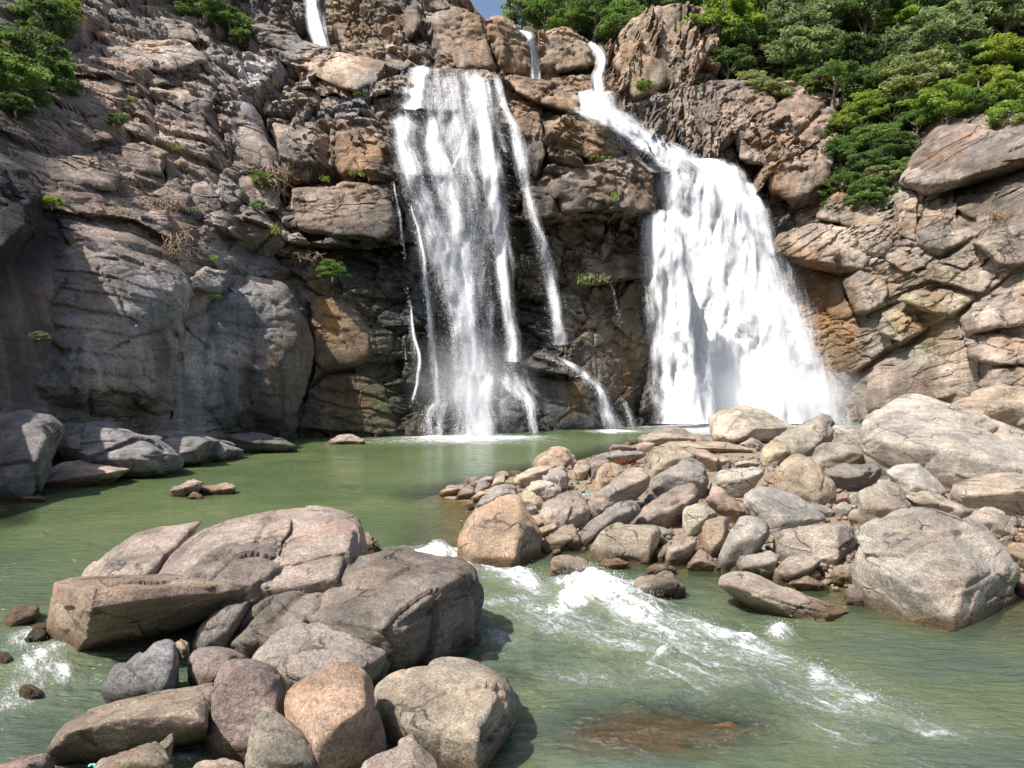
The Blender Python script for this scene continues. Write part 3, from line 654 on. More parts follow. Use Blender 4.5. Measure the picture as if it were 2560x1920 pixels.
BL = [
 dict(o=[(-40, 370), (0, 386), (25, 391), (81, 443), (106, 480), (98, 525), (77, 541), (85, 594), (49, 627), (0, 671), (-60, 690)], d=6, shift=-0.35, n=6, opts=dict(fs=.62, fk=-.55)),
 dict(o=[(-60, 640), (77, 560), (110, 541), (163, 541), (260, 570), (358, 602), (447, 667), (484, 718), (445, 760), (410, 852), (392, 950), (407, 1027), (346, 1043), (220, 1047), (81, 1031), (-60, 1005)], d=8, n=7, amp=0.5, shift=-0.05, opts=dict(kt=.25, kb=-.05, dome=False), ridge=[(110, 575, -.1), (300, 640, -.38), (405, 715, -.42), (150, 690, -.18), (330, 800, -.5), (385, 850, -.42), (345, 965, -.55), (390, 1000, -.3), (230, 950, -.5), (90, 930, -.2), (60, 760, -.12)],
      cracks=[([(250, 670), (290, 720), (320, 780), (335, 810)], 5, .25), ([(280, 880), (330, 850), (400, 830)], 5, .3), ([(220, 1045), (225, 980), (230, 900)], 4, .2), ([(90, 850), (100, 780), (160, 700)], 7, .3), ([(130, 860), (180, 920), (200, 870)], 5, .25)]),
 dict(o=[(500, 763), (578, 694), (618, 681), (712, 706), (745, 763), (773, 844), (773, 905), (753, 966), (757, 1027), (712, 1092), (578, 1072), (480, 1065), (430, 1010), (470, 900), (490, 800)], d=5, n=7, amp=0.45, shift=-0.05, opts=dict(dome=False, kt=.25), ridge=[(540, 760, -.2), (640, 720, -.3), (720, 740, -.3), (520, 880, -.35), (640, 900, -.55), (745, 880, -.4), (560, 1020, -.45), (700, 1040, -.5), (740, 1000, -.3), (460, 1000, -.2)],
      cracks=[([(500, 790), (560, 800), (620, 815), (700, 815)], 4, .2), ([(580, 1000), (640, 990), (760, 1000)], 4, .25), ([(580, 1070), (590, 1010), (620, 950)], 4, .2)]),
 dict(o=[(740, 1000), (800, 935), (890, 925), (970, 960), (1000, 1060), (1010, 1092), (880, 1098), (720, 1102)], d=3.5, n=6, amp=0.6),
 dict(o=[(765, 750), (830, 735), (890, 760), (935, 830), (930, 900), (880, 925), (800, 930), (770, 900)], d=2.5, n=6, amp=0.6),
 dict(o=[(620, 70), (700, 90), (830, 130), (960, 165), (1020, 170), (990, 210), (900, 235), (820, 215), (740, 170), (650, 130)], d=5, n=6),
 dict(o=[(622, 62), (690, 66), (745, 82), (775, 135), (740, 140), (655, 108)], d=4, shift=-0.3),
 dict(o=[(840, 326), (873, 321), (955, 354), (963, 407), (942, 431), (881, 427), (849, 431), (824, 407)], d=3, sharp=18, shift=-0.2),
 dict(o=[(955, 350), (980, 362), (1007, 435), (1000, 452), (963, 443)], d=2.4),
 dict(o=[(715, 470), (800, 462), (860, 470), (955, 460), (995, 512), (995, 578), (960, 610), (800, 592), (720, 580), (700, 520)], d=3.5, n=6, shift=-0.15),
 dict(o=[(386, 228), (448, 220), (521, 244), (529, 346), (525, 447), (480, 378), (443, 366), (378, 362)], d=3, n=6, sharp=18),
 dict(o=[(545, 260), (618, 252), (675, 366), (692, 407), (675, 431), (610, 411), (565, 366)], d=3, n=6, sharp=18),
 dict(o=[(683, 309), (814, 325), (810, 391), (773, 460), (716, 456), (692, 386)], d=3, n=6, sharp=18),
 dict(o=[(150, 244), (191, 195), (285, 203), (313, 228), (268, 285), (183, 293)], d=2.6),
 dict(o=[(167, 297), (203, 293), (260, 321), (285, 350), (203, 366)], d=1.8), dict(o=[(85, 399), (252, 386), (305, 447), (285, 476), (98, 452)], d=2.4, n=6),
 dict(o=[(374, 480), (443, 443), (476, 488), (472, 533), (419, 517)], d=1.8), dict(o=[(533, 541), (635, 541), (692, 578), (631, 635), (570, 610)], d=2),
 dict(o=[(476, 698), (513, 667), (570, 677), (574, 694), (545, 730), (488, 726)], d=2.2, shift=-0.6),
 dict(o=[(295, 372), (350, 352), (420, 380), (400, 440), (330, 430)], d=1.8), dict(o=[(180, 500), (240, 490), (260, 530), (200, 550)], d=1.4), dict(o=[(345, 530), (420, 525), (430, 570), (350, 590)], d=1.6),
 dict(o=[(480, 460), (530, 450), (560, 520), (520, 560), (470, 550)], d=1.6), dict(o=[(590, 440), (690, 450), (700, 530), (640, 535), (600, 500)], d=2),
 dict(o=[(260, 120), (330, 108), (470, 100), (520, 150), (430, 185), (280, 165)], d=2.2, n=6), dict(o=[(400, 40), (480, 60), (500, 105), (430, 100)], d=2), dict(o=[(640, 590), (700, 575), (715, 610), (670, 650), (635, 640)], d=1.5, shift=-0.3),
 # rock between the two falls
 dict(o=[(1357, 305), (1410, 285), (1532, 309), (1589, 354), (1585, 366), (1512, 391), (1467, 403), (1378, 378)], d=5, n=6, shift=-0.1),
 dict(o=[(1435, 407), (1532, 386), (1589, 366), (1638, 431), (1646, 488), (1630, 525), (1492, 532), (1394, 541), (1370, 468)], d=5.5, n=6, shift=-0.05),
 dict(o=[(1256, 190), (1341, 197), (1439, 228), (1463, 264), (1443, 285), (1353, 262), (1288, 228)], d=5, n=6, shift=-0.1),
 dict(o=[(1280, 280), (1350, 270), (1365, 380), (1340, 450), (1290, 430)], d=3), dict(o=[(1300, 470), (1380, 460), (1400, 540), (1310, 555)], d=2.5),
 dict(o=[(1450, 640), (1560, 650), (1648, 640), (1650, 690), (1540, 702), (1450, 706)], d=2.4, shift=-0.2),
 # rocks at the foot of the cascades
 dict(o=[(1333, 938), (1427, 946), (1492, 962), (1516, 1060), (1500, 1085), (1341, 1090), (1313, 1007), (1329, 966)], d=4, n=6, amp=0.6), dict(o=[(1296, 913), (1345, 877), (1410, 905), (1427, 938), (1361, 932)], d=3, shift=-0.3),
 dict(o=[(1101, 1023), (1154, 1019), (1150, 1090), (1110, 1094)], d=2, shift=-0.4), dict(o=[(1248, 1003), (1288, 978), (1321, 991), (1318, 1088), (1256, 1090)], d=2.5, shift=-0.4),
 dict(o=[(1007, 1060), (1044, 1031), (1070, 1060), (1070, 1095), (1005, 1098)], d=2.2, shift=-0.4), dict(o=[(1010, 985), (1070, 960), (1090, 1000), (1050, 1040), (1000, 1050)], d=2.5),
 # wall beyond the broad fall
 dict(o=[(1900, 297), (1945, 252), (1985, 232), (2075, 256), (2103, 285), (2046, 366), (1985, 407), (1940, 350)], d=4, n=6), dict(o=[(1985, 407), (2090, 330), (2095, 440), (2050, 480), (1985, 515), (1925, 490), (1920, 420)], d=4, n=6),
 dict(o=[(1880, 300), (1930, 330), (1920, 420), (1850, 400), (1840, 340)], d=3), dict(o=[(1700, 270), (1790, 255), (1830, 320), (1760, 350), (1690, 330)], d=3),
 dict(o=[(2311, 354), (2352, 313), (2417, 305), (2514, 330), (2640, 370), (2640, 395), (2560, 399), (2457, 411), (2352, 460), (2327, 488), (2246, 460), (2270, 407)], d=7, n=6, amp=0.45, shift=-0.05),
 dict(o=[(2234, 529), (2246, 472), (2303, 488), (2303, 549), (2295, 610), (2242, 590)], d=3), dict(o=[(2295, 570), (2311, 517), (2376, 521), (2453, 586), (2352, 647), (2303, 610)], d=4, amp=0.5),
 dict(o=[(2384, 517), (2457, 500), (2522, 521), (2527, 549), (2457, 572)], d=3, shift=0.3), dict(o=[(2429, 606), (2494, 570), (2620, 540), (2620, 660), (2514, 667), (2453, 627)], d=4, n=6),
 dict(o=[(2213, 633), (2270, 620), (2339, 661), (2266, 685), (2217, 653)], d=2.6, shift=-0.3), dict(o=[(2356, 657), (2425, 616), (2449, 641), (2409, 677)], d=2.4),
 dict(o=[(2343, 661), (2413, 677), (2510, 681), (2453, 734), (2400, 706), (2311, 698)], d=2.6), dict(o=[(2250, 751), (2282, 722), (2404, 722), (2474, 738), (2404, 791), (2348, 787)], d=3, n=6),
 dict(o=[(2189, 828), (2201, 783), (2250, 771), (2352, 816), (2270, 864), (2230, 844)], d=2.6), dict(o=[(2112, 698), (2148, 669), (2230, 710), (2238, 755), (2160, 787), (2140, 755)], d=3, n=6),
 dict(o=[(1920, 635), (1945, 586), (2026, 557), (2087, 561), (2168, 570), (2213, 610), (2190, 680), (2110, 690), (2080, 640), (2000, 625)], d=3.6, n=6, amp=0.5),
 dict(o=[(2421, 791), (2500, 730), (2640, 670), (2640, 800), (2520, 815), (2433, 832)], d=4, n=6), dict(o=[(2429, 885), (2433, 844), (2490, 824), (2640, 870), (2640, 925), (2465, 905)], d=3.5, n=6),
 dict(o=[(2465, 955), (2475, 920), (2640, 905), (2640, 1010), (2460, 1000)], d=3.5), dict(o=[(2150, 960), (2220, 920), (2330, 880), (2440, 900), (2450, 985), (2330, 1010), (2170, 1030)], d=3, n=6, amp=0.4),
 dict(o=[(2090, 470), (2170, 500), (2230, 560), (2180, 575), (2090, 560), (2040, 545)], d=2.6),
 dict(o=[(2140, 1000), (2185, 970), (2230, 1000), (2220, 1050), (2150, 1055)], d=2.5)]
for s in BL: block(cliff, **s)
for s in [dict(o=[(1207, 45), (1239, 41), (1296, 69), (1329, 102), (1333, 191), (1300, 198), (1256, 182), (1223, 106)], d=6, sharp=16), dict(o=[(1346, 80), (1410, 67), (1471, 98), (1487, 163), (1410, 187), (1347, 175)], d=6, sharp=16),
          dict(o=[(1532, 118), (1573, 61), (1630, 20), (1700, 8), (1715, 60), (1720, 200), (1640, 235), (1580, 255), (1540, 200), (1520, 160)], d=8, n=6),
          dict(o=[(1060, 40), (1140, 15), (1205, 50), (1225, 110), (1250, 180), (1150, 180), (1090, 130)], d=6, n=6), dict(o=[(900, -30), (1040, -30), (1060, 60), (1000, 130), (920, 80)], d=6, n=6),
          dict(o=[(830, 60), (900, 50), (990, 130), (1030, 175), (960, 165), (850, 120)], d=4), dict(o=[(1345, 195), (1420, 190), (1480, 185), (1485, 225), (1400, 235)], d=3)]:
    block(back_cliff, Yf=back_depth, **s)

# ------------------------------------------------------------------ loose boulders in front of the water
fg = dict(n=6)
rock('boulder', 'pinkish half of the split boulder behind the flat slab', 'boulder', [(213, 1440), (273, 1373), (333, 1333), (393, 1315), (480, 1307), (508, 1300), (448, 1345), (400, 1388), (362, 1440), (300, 1475), (220, 1470)], 'pk', Y=13.6, d=2.0, n=6, amp=0.45, sharp=18, ridge=[(270, 1400, -.2), (240, 1455, -.6), (350, 1450, -.65), (420, 1360, .0), (340, 1360, .0), (490, 1310, .3)])
rock('boulder', 'larger half of the split boulder with a black end face', 'boulder', [(385, 1447), (413, 1405), (460, 1352), (522, 1308), (590, 1306), (640, 1288), (685, 1272), (775, 1263), (800, 1280), (880, 1288), (897, 1304), (908, 1370), (900, 1402), (860, 1440), (760, 1475), (560, 1480)], 'pk', Y=13.0, d=2.6, n=7, amp=0.5, sharp=18,
     ridge=[(800, 1320, -.1), (868, 1340, -.35), (858, 1385, -.55), (833, 1445, -.75), (520, 1400, -.35), (650, 1360, -.3), (760, 1400, -.55), (560, 1460, -.7), (700, 1465, -.8)],
     cracks=[([(737, 1300), (735, 1325), (715, 1350), (705, 1385)], 5, .16), ([(735, 1325), (790, 1316), (838, 1300)], 4, .10), ([(640, 1370), (665, 1310), (690, 1280)], 5, .05)])
rock('boulder', 'rough brown domed boulder between the split boulder and the flat slab', 'boulder', [(440, 1445), (500, 1400), (567, 1367), (633, 1353), (690, 1370), (740, 1420), (710, 1455), (660, 1480), (560, 1480), (450, 1470)], (.25, .20, .17), Y=11.9, d=1.6, n=6, opts=dict(dome=True))
rock('boulder', 'long flat-topped slab with a brown end and a black hollow beneath', 'boulder', [(133, 1457, .45), (165, 1447, .7), (213, 1441, .85), (433, 1440, .9), (633, 1446, .7), (668, 1462, .5), (120, 1590, .5), (122, 1555, .5), (190, 1652, .3), (150, 1635, .5)], (.37, .27, .2), Y=10.9, d=1.7, n=7, sharp=24, amp=0.42, ext=0,
     ridge=[(226, 1478, -.55), (300, 1474, -.5), (400, 1468, -.4), (610, 1456, .1), (229, 1520, -.62), (420, 1494, -.4), (645, 1476, .15), (480, 1570, .75), (620, 1510, .8), (300, 1620, .7), (228, 1550, -.5)])
rock('boulder', 'slim dark boulder leaning between the flat slab and the biggest boulder', 'boulder', [(645, 1481), (600, 1486), (550, 1512), (493, 1568), (471, 1620), (480, 1645), (533, 1617), (575, 1580), (640, 1503)], (.22, .19, .165), Y=11.0, d=0.9, n=6, opts=dict(dome=True))
rock('boulder', 'biggest grey-brown boulder with a black face above the rapids', 'boulder', [
    ([(690, 1560), (760, 1500), (830, 1442), (893, 1402), (933, 1388), (1030, 1403), (1133, 1399), (1167, 1405), (1190, 1430), (1196, 1473), (1193, 1540), (1185, 1583), (1150, 1605), (1067, 1627), (1000, 1642), (850, 1650)],
     [(1005, 1555, -.95), (1050, 1508, -.8), (1110, 1465, -.55), (1165, 1432, -.2), (1000, 1632, -.75), (1150, 1598, -.15), (800, 1540, -.6), (880, 1470, -.2), (880, 1600, -.9), (960, 1450, -.2)]),
    ([(527, 1624), (567, 1580), (633, 1501), (690, 1453), (737, 1431), (787, 1419), (815, 1437), (860, 1480), (800, 1570), (700, 1645), (600, 1657), (560, 1648)],
     [(600, 1600, -.55), (660, 1530, -.4), (740, 1470, -.15), (700, 1600, -.6), (780, 1540, -.45)])], (.235, .195, .165), Y=11.3, d=1.9, n=7, amp=0.75,
     cracks=[([(1005, 1560), (1060, 1530), (1130, 1510)], 10, .10), ([(680, 1560), (740, 1500), (800, 1460)], 12, .09), ([(1110, 1480), (1150, 1465), (1185, 1475)], 5, .06)])
rock('boulder', 'pale rough boulder lying against the biggest boulder', 'boulder', [(628, 1653), (660, 1618), (700, 1580), (727, 1570), (767, 1568), (817, 1550), (877, 1546), (917, 1551), (960, 1571), (985, 1617), (955, 1652), (917, 1685), (880, 1700), (760, 1715), (700, 1710), (640, 1675)], (.40, .34, .30), Y=9.7, d=1.2, n=7, amp=0.6,
     ridge=[(700, 1660, -.4), (760, 1690, -.6), (860, 1690, -.6), (920, 1660, -.4), (800, 1610, -.2), (900, 1600, -.15)])
rock('boulder', 'rounded brown-grey boulder wedged below the biggest boulder', 'boulder', [(470, 1650), (490, 1622), (540, 1618), (575, 1628), (605, 1652), (570, 1690), (535, 1709), (490, 1706), (467, 1688)], (.27, .21, .185), Y=9.6, d=0.7, n=6, opts=dict(dome=True))
rock('boulder', 'wet blue-grey boulder cracked into two lobes in the hollow', 'boulder', [([(318, 1667), (350, 1635), (393, 1598), (417, 1596), (438, 1607), (448, 1640), (435, 1687), (412, 1724), (383, 1730), (360, 1705)], None), ([(252, 1717), (267, 1691), (290, 1665), (303, 1660), (365, 1703), (390, 1728), (340, 1745), (320, 1745), (255, 1727)], None)], (.27, .262, .268), Y=9.3, d=0.6, n=6, amp=0.6, sharp=16, opts=dict(dome=True, fs=.8, fk=-.4))
rock('stone', 'small orange-brown stone above the cracked wet boulder', 'stone', [(438, 1610), (452, 1599), (471, 1610), (469, 1628), (456, 1634)], 'tn', Y=10.0, d=0.3)
rock('boulder', 'long tan slab with a dark undercut front by the trickle', 'boulder', [(147, 1820, .2), (167, 1799, .4), (207, 1781, .55), (300, 1768, .75), (333, 1748, .85), (393, 1731, .95), (540, 1708, 1.0), (518, 1825, -.2), (112, 1893, -.2), (133, 1917, -.1), (213, 1922, .1)], (.40, .305, .225), Y=7.9, d=0.9, n=7, sharp=22, amp=0.4, ext=0.1,
     ridge=[(170, 1832, -.5), (287, 1797, -.55), (477, 1783, -.5), (515, 1812, -.45), (300, 1890, .15), (500, 1840, .2), (150, 1850, -.4)])
rock('boulder', 'upright mauve-grey boulder in the middle of the near rocks', 'boulder', [(531, 1717), (550, 1678), (580, 1655), (633, 1653), (685, 1668), (710, 1697), (714, 1750), (712, 1790), (684, 1855), (640, 1892), (590, 1895), (533, 1868), (505, 1815), (515, 1775)], (.31, .235, .21), Y=8.3, d=0.9, n=7, amp=0.6, opts=dict(dome=True, fs=.74))
rock('boulder', 'smooth orange boulder with a shadowed front beside the mauve boulder', 'boulder', [(708, 1737), (740, 1701), (787, 1675), (833, 1663), (883, 1663), (905, 1671), (926, 1703), (933, 1737), (940, 1790), (957, 1885), (917, 1910), (870, 1930), (800, 1940), (783, 1880), (760, 1850), (708, 1785)], (.50, .335, .235), Y=7.7, d=0.95, n=7, amp=0.5, sharp=14,
     ridge=[(790, 1868, -.85), (835, 1818, -.85), (885, 1788, -.75), (908, 1700, -.1), (915, 1775, -.55), (930, 1890, -.15), (820, 1930, -.35), (760, 1720, -.1), (750, 1800, -.5)])
rock('boulder', 'speckled olive wedge boulder in front of the smooth orange boulder', 'boulder', [(612, 1885), (620, 1850), (628, 1800), (660, 1766), (690, 1774), (725, 1800), (762, 1840), (784, 1865), (788, 1895), (800, 1935), (760, 1960), (660, 1960), (610, 1930)], (.34, .29, .225), Y=7.0, d=0.6, n=6, sharp=18, amp=0.6)
rock('boulder', 'big tan boulder with a dark end jutting into the river', 'boulder', [(930, 1720), (943, 1701), (1000, 1668), (1053, 1656), (1133, 1653), (1187, 1661), (1262, 1706), (1285, 1723), (1296, 1750), (1300, 1778), (1285, 1792), (1193, 1857), (1167, 1886), (1140, 1890), (1033, 1857), (995, 1828), (945, 1800), (932, 1757)], (.44, .36, .275), Y=8.5, d=1.2, n=7, amp=0.5, sharp=16,
     ridge=[(1240, 1735, -.65), (1226, 1782, -.85), (1190, 1840, -1.0), (1000, 1820, -.6), (1067, 1815, -.8), (1140, 1855, -.9), (1000, 1740, -.05), (1150, 1720, -.2)], cracks=[([(1065, 1745), (1100, 1735), (1150, 1722)], 3, .03)])
rock('boulder', 'pointed pinkish rock tip cut by the lower edge below the dark-ended boulder', 'boulder', [(885, 1925), (967, 1878), (1010, 1858), (1023, 1845), (1043, 1865), (1067, 1885), (1087, 1895), (1107, 1925), (1100, 1990), (890, 1990)], 'pk', Y=6.6, d=0.6, n=6, sharp=18)
rock('boulder', 'pale tan rock at the lower edge below the long tan slab', 'boulder', [(222, 1930), (247, 1895), (300, 1881), (390, 1861), (405, 1875), (419, 1897), (425, 1960), (230, 1970)], (.42, .33, .25), Y=6.8, d=0.5, n=6)
rock('stone', 'pointed shard stuck upright between long slab and pale tan rock', 'stone', [(396, 1867), (430, 1831), (435, 1839), (431, 1867), (417, 1893), (405, 1888)], (.33, .27, .19), Y=7.1, d=0.2, sharp=18)
rock('stone', 'low pale rock at the lower edge beside the olive wedge boulder', 'rock', [(472, 1930), (500, 1902), (560, 1895), (600, 1908), (615, 1935), (610, 1990), (480, 1990)], (.44, .35, .27), Y=6.7, d=0.4)
rock('boulder', 'reddish layered rock in the bottom corner beside the long slab', 'boulder', [(-40, 1920), (0, 1908), (53, 1891), (110, 1878), (124, 1907), (132, 1945), (0, 1980), (-40, 1970)], (.40, .28, .235), Y=7.2, d=0.6, n=6)
rock('rock', 'flat brown rock at the picture edge above the white water', 'rock', [(-5, 1573), (5, 1555), (43, 1518), (73, 1510), (98, 1516), (88, 1552), (60, 1569), (20, 1577)], (.33, .25, .19), Y=12.6, d=0.7)
rock('stone', 'flat stone touching the brown end of the flat slab', 'stone', [(78, 1568), (100, 1558), (124, 1550), (124, 1574), (95, 1577)], 'br', Y=12.0, d=0.4)
rock('stone', 'black wet stone in the white water beside the flat slab', 'stone', [(62, 1599), (77, 1578), (100, 1568), (117, 1579), (115, 1594), (77, 1605)], 'bk', Y=11.6, d=0.4)
rock('stone', 'dark wet stone cut by the picture edge in the white water', 'stone', [(-15, 1642), (0, 1625), (20, 1631), (33, 1653), (25, 1664), (-10, 1670)], 'br', Y=10.7, d=0.4)
rock('stone', 'small round brown stone standing alone in the stream', 'stone', [(49, 1745), (49, 1727), (60, 1713), (83, 1715), (105, 1733), (98, 1742), (75, 1750)], 'br', Y=9.5, d=0.35)
rock('rock', 'half-orange half-black rock in the river behind the biggest boulder', 'rock', [(902, 1337), (920, 1328), (938, 1345), (950, 1370), (952, 1382), (917, 1391), (904, 1389)], (.30, .20, .15), Y=17.4, d=0.5)
rock('rock', 'long pale rock resting alone in the pool, topmost of three', 'rock', [(422, 1237), (431, 1217), (476, 1201), (511, 1205), (500, 1219), (480, 1236), (447, 1243)], 'pk', n=5, group=None)
rock('rock', 'low orange rock in the pool touching the long pale one', 'rock', [(497, 1230), (504, 1217), (541, 1213), (570, 1208), (591, 1213), (588, 1232), (545, 1236)], (.42, .30, .21))
rock('stone', 'smallest of the three rocks standing in the pool', 'stone', [(467, 1244), (484, 1230), (507, 1238), (504, 1248)], (.40, .29, .21))
rock('stone', 'small tan stone in shallow brown water by the dark bank', 'stone', [(54, 1254), (61, 1242), (98, 1238), (119, 1247), (100, 1257)], 'tn')
rock('stone', 'rusty stone just awash at the picture edge by the dark bank', 'stone', [(-25, 1280), (0, 1262), (20, 1266), (38, 1288), (10, 1306)], (.33, .18, .08), Y=24, d=1.0)
# the bank under the cliff
rock('boulder', 'dark ribbed boulder at the picture edge under the cliff', 'boulder', [(-60, 1040), (0, 1034), (50, 1036), (122, 1051), (150, 1084), (139, 1108), (114, 1118), (98, 1158), (45, 1230), (0, 1250), (-60, 1255)], (.22, .205, .205), Y=27, d=3.0, n=6, opts=dict(dome=True))
rock('boulder', 'lumpy dark blue-grey slab of the bank below the cliff', 'boulder', [(140, 1080), (163, 1058), (212, 1056), (325, 1074), (407, 1094), (450, 1141), (431, 1151), (354, 1164), (203, 1158), (179, 1135), (142, 1120)], (.24, .23, .24), Y=33, d=3.5, n=6, opts=dict(dome=True, kt=.6))
rock('boulder', 'smooth grey tongue of rock sloping from the bank into the pool', 'boulder', [(386, 1090), (447, 1086), (570, 1102), (606, 1125), (575, 1143), (480, 1152), (430, 1148)], (.25, .24, .24), Y=40, d=3.5, n=6, opts=dict(dome=True, kt=.6))
rock('boulder', 'grey rock of the bank between the lumpy slab and the smooth tongue', 'boulder', [(330, 1090), (400, 1076), (500, 1082), (560, 1100), (500, 1135), (420, 1152), (335, 1150)], (.23, .22, .22), Y=37.5, d=4, n=6, opts=dict(dome=True, kt=.6))
rock('boulder', 'low pink slab at the waterline in front of the lumpy dark slab', 'boulder', [(70, 1212), (122, 1195), (150, 1160), (195, 1151), (268, 1168), (328, 1172), (317, 1181), (252, 1200), (180, 1214), (100, 1226)], (.42, .31, .25), Y=29.5, d=3.0, n=6, amp=0.5, ridge=[(110, 1208, -.3), (200, 1190, -.2), (290, 1178, -.2), (190, 1165, .3)])
rock('rock', 'small pink triangular rock at the pool edge near the cascade', 'rock', [(812, 1112), (830, 1097), (881, 1083), (911, 1097), (910, 1109), (860, 1115)], (.36, .28, .25), Y=50, d=1.6)
rock('boulder', 'dark cracked rock lying at the pool edge under the streaked wall', 'boulder', [(560, 1090), (600, 1080), (700, 1098), (740, 1112), (700, 1130), (600, 1132)], (.13, .125, .125), Y=44, d=2.5)
o1 = [(1390, 1885), (1410, 1780), (1470, 1752), (1650, 1743), (1800, 1788), (1925, 1815), (1965, 1832), (1880, 1852), (1700, 1872), (1500, 1908), (1400, 1905)]
o2 = [(1690, 1842), (1740, 1822), (1830, 1806), (1890, 1812), (1930, 1828), (1850, 1848), (1730, 1856)]
V, Fc = rock_mesh([(o1, [(1500, 1800, .0), (1700, 1800, .0)]), (o2, [(1760, 1830, 0), (1850, 1822, 0)])], 0, 0.12, 6, 12, 0.5, 0, (), Yf=lambda x, y: 4 * F / (y - 960), opts=dict(kt=0, kb=0, back=.6))
c0 = V.mean(0); m = np.arange(len(V)) < len(V) // 2
V[:, 2] += np.where(m, -0.15 + 0.10 * fbm(V * 2.2, 3, 7), -0.06 + 0.12 * np.abs(fbm(V * 4.0, 3, 9))) - np.where(m, 0.10, 0.03) * np.abs(V[:, 2] < -0.02)
ob = mesh_np('boulder', V, Fc, M_BOULDER, origin=np.array([c0[0], c0[1], V[:, 2].min()])); ob.color = (.78, .47, .26, 1)
tag(ob, 'brown slab lying just under the water, its dark ridge breaking the surface', 'boulder')

# ------------------------------------------------------------------ the spit of loose rocks
xs = np.linspace(-6, 62, 150); ys = np.linspace(11, 85, 150); PX, PY = np.meshgrid(xs, ys)
Z = pile_z(PX.ravel(), PY.ravel()).reshape(PX.shape) - 0.03 + 0.06 * fbm(np.stack([PX.ravel(), PY.ravel(), 0 * PX.ravel()], -1) * 1.3, 3, 4).reshape(PX.shape)
ground = mesh_np('gravel_bank', np.stack([PX, PY, Z], -1).reshape(-1, 3), grid_faces(150, 150)[:, ::-1], M_GRAVEL); tag(ground, 'sandy gravel between the loose rocks', kind='structure')

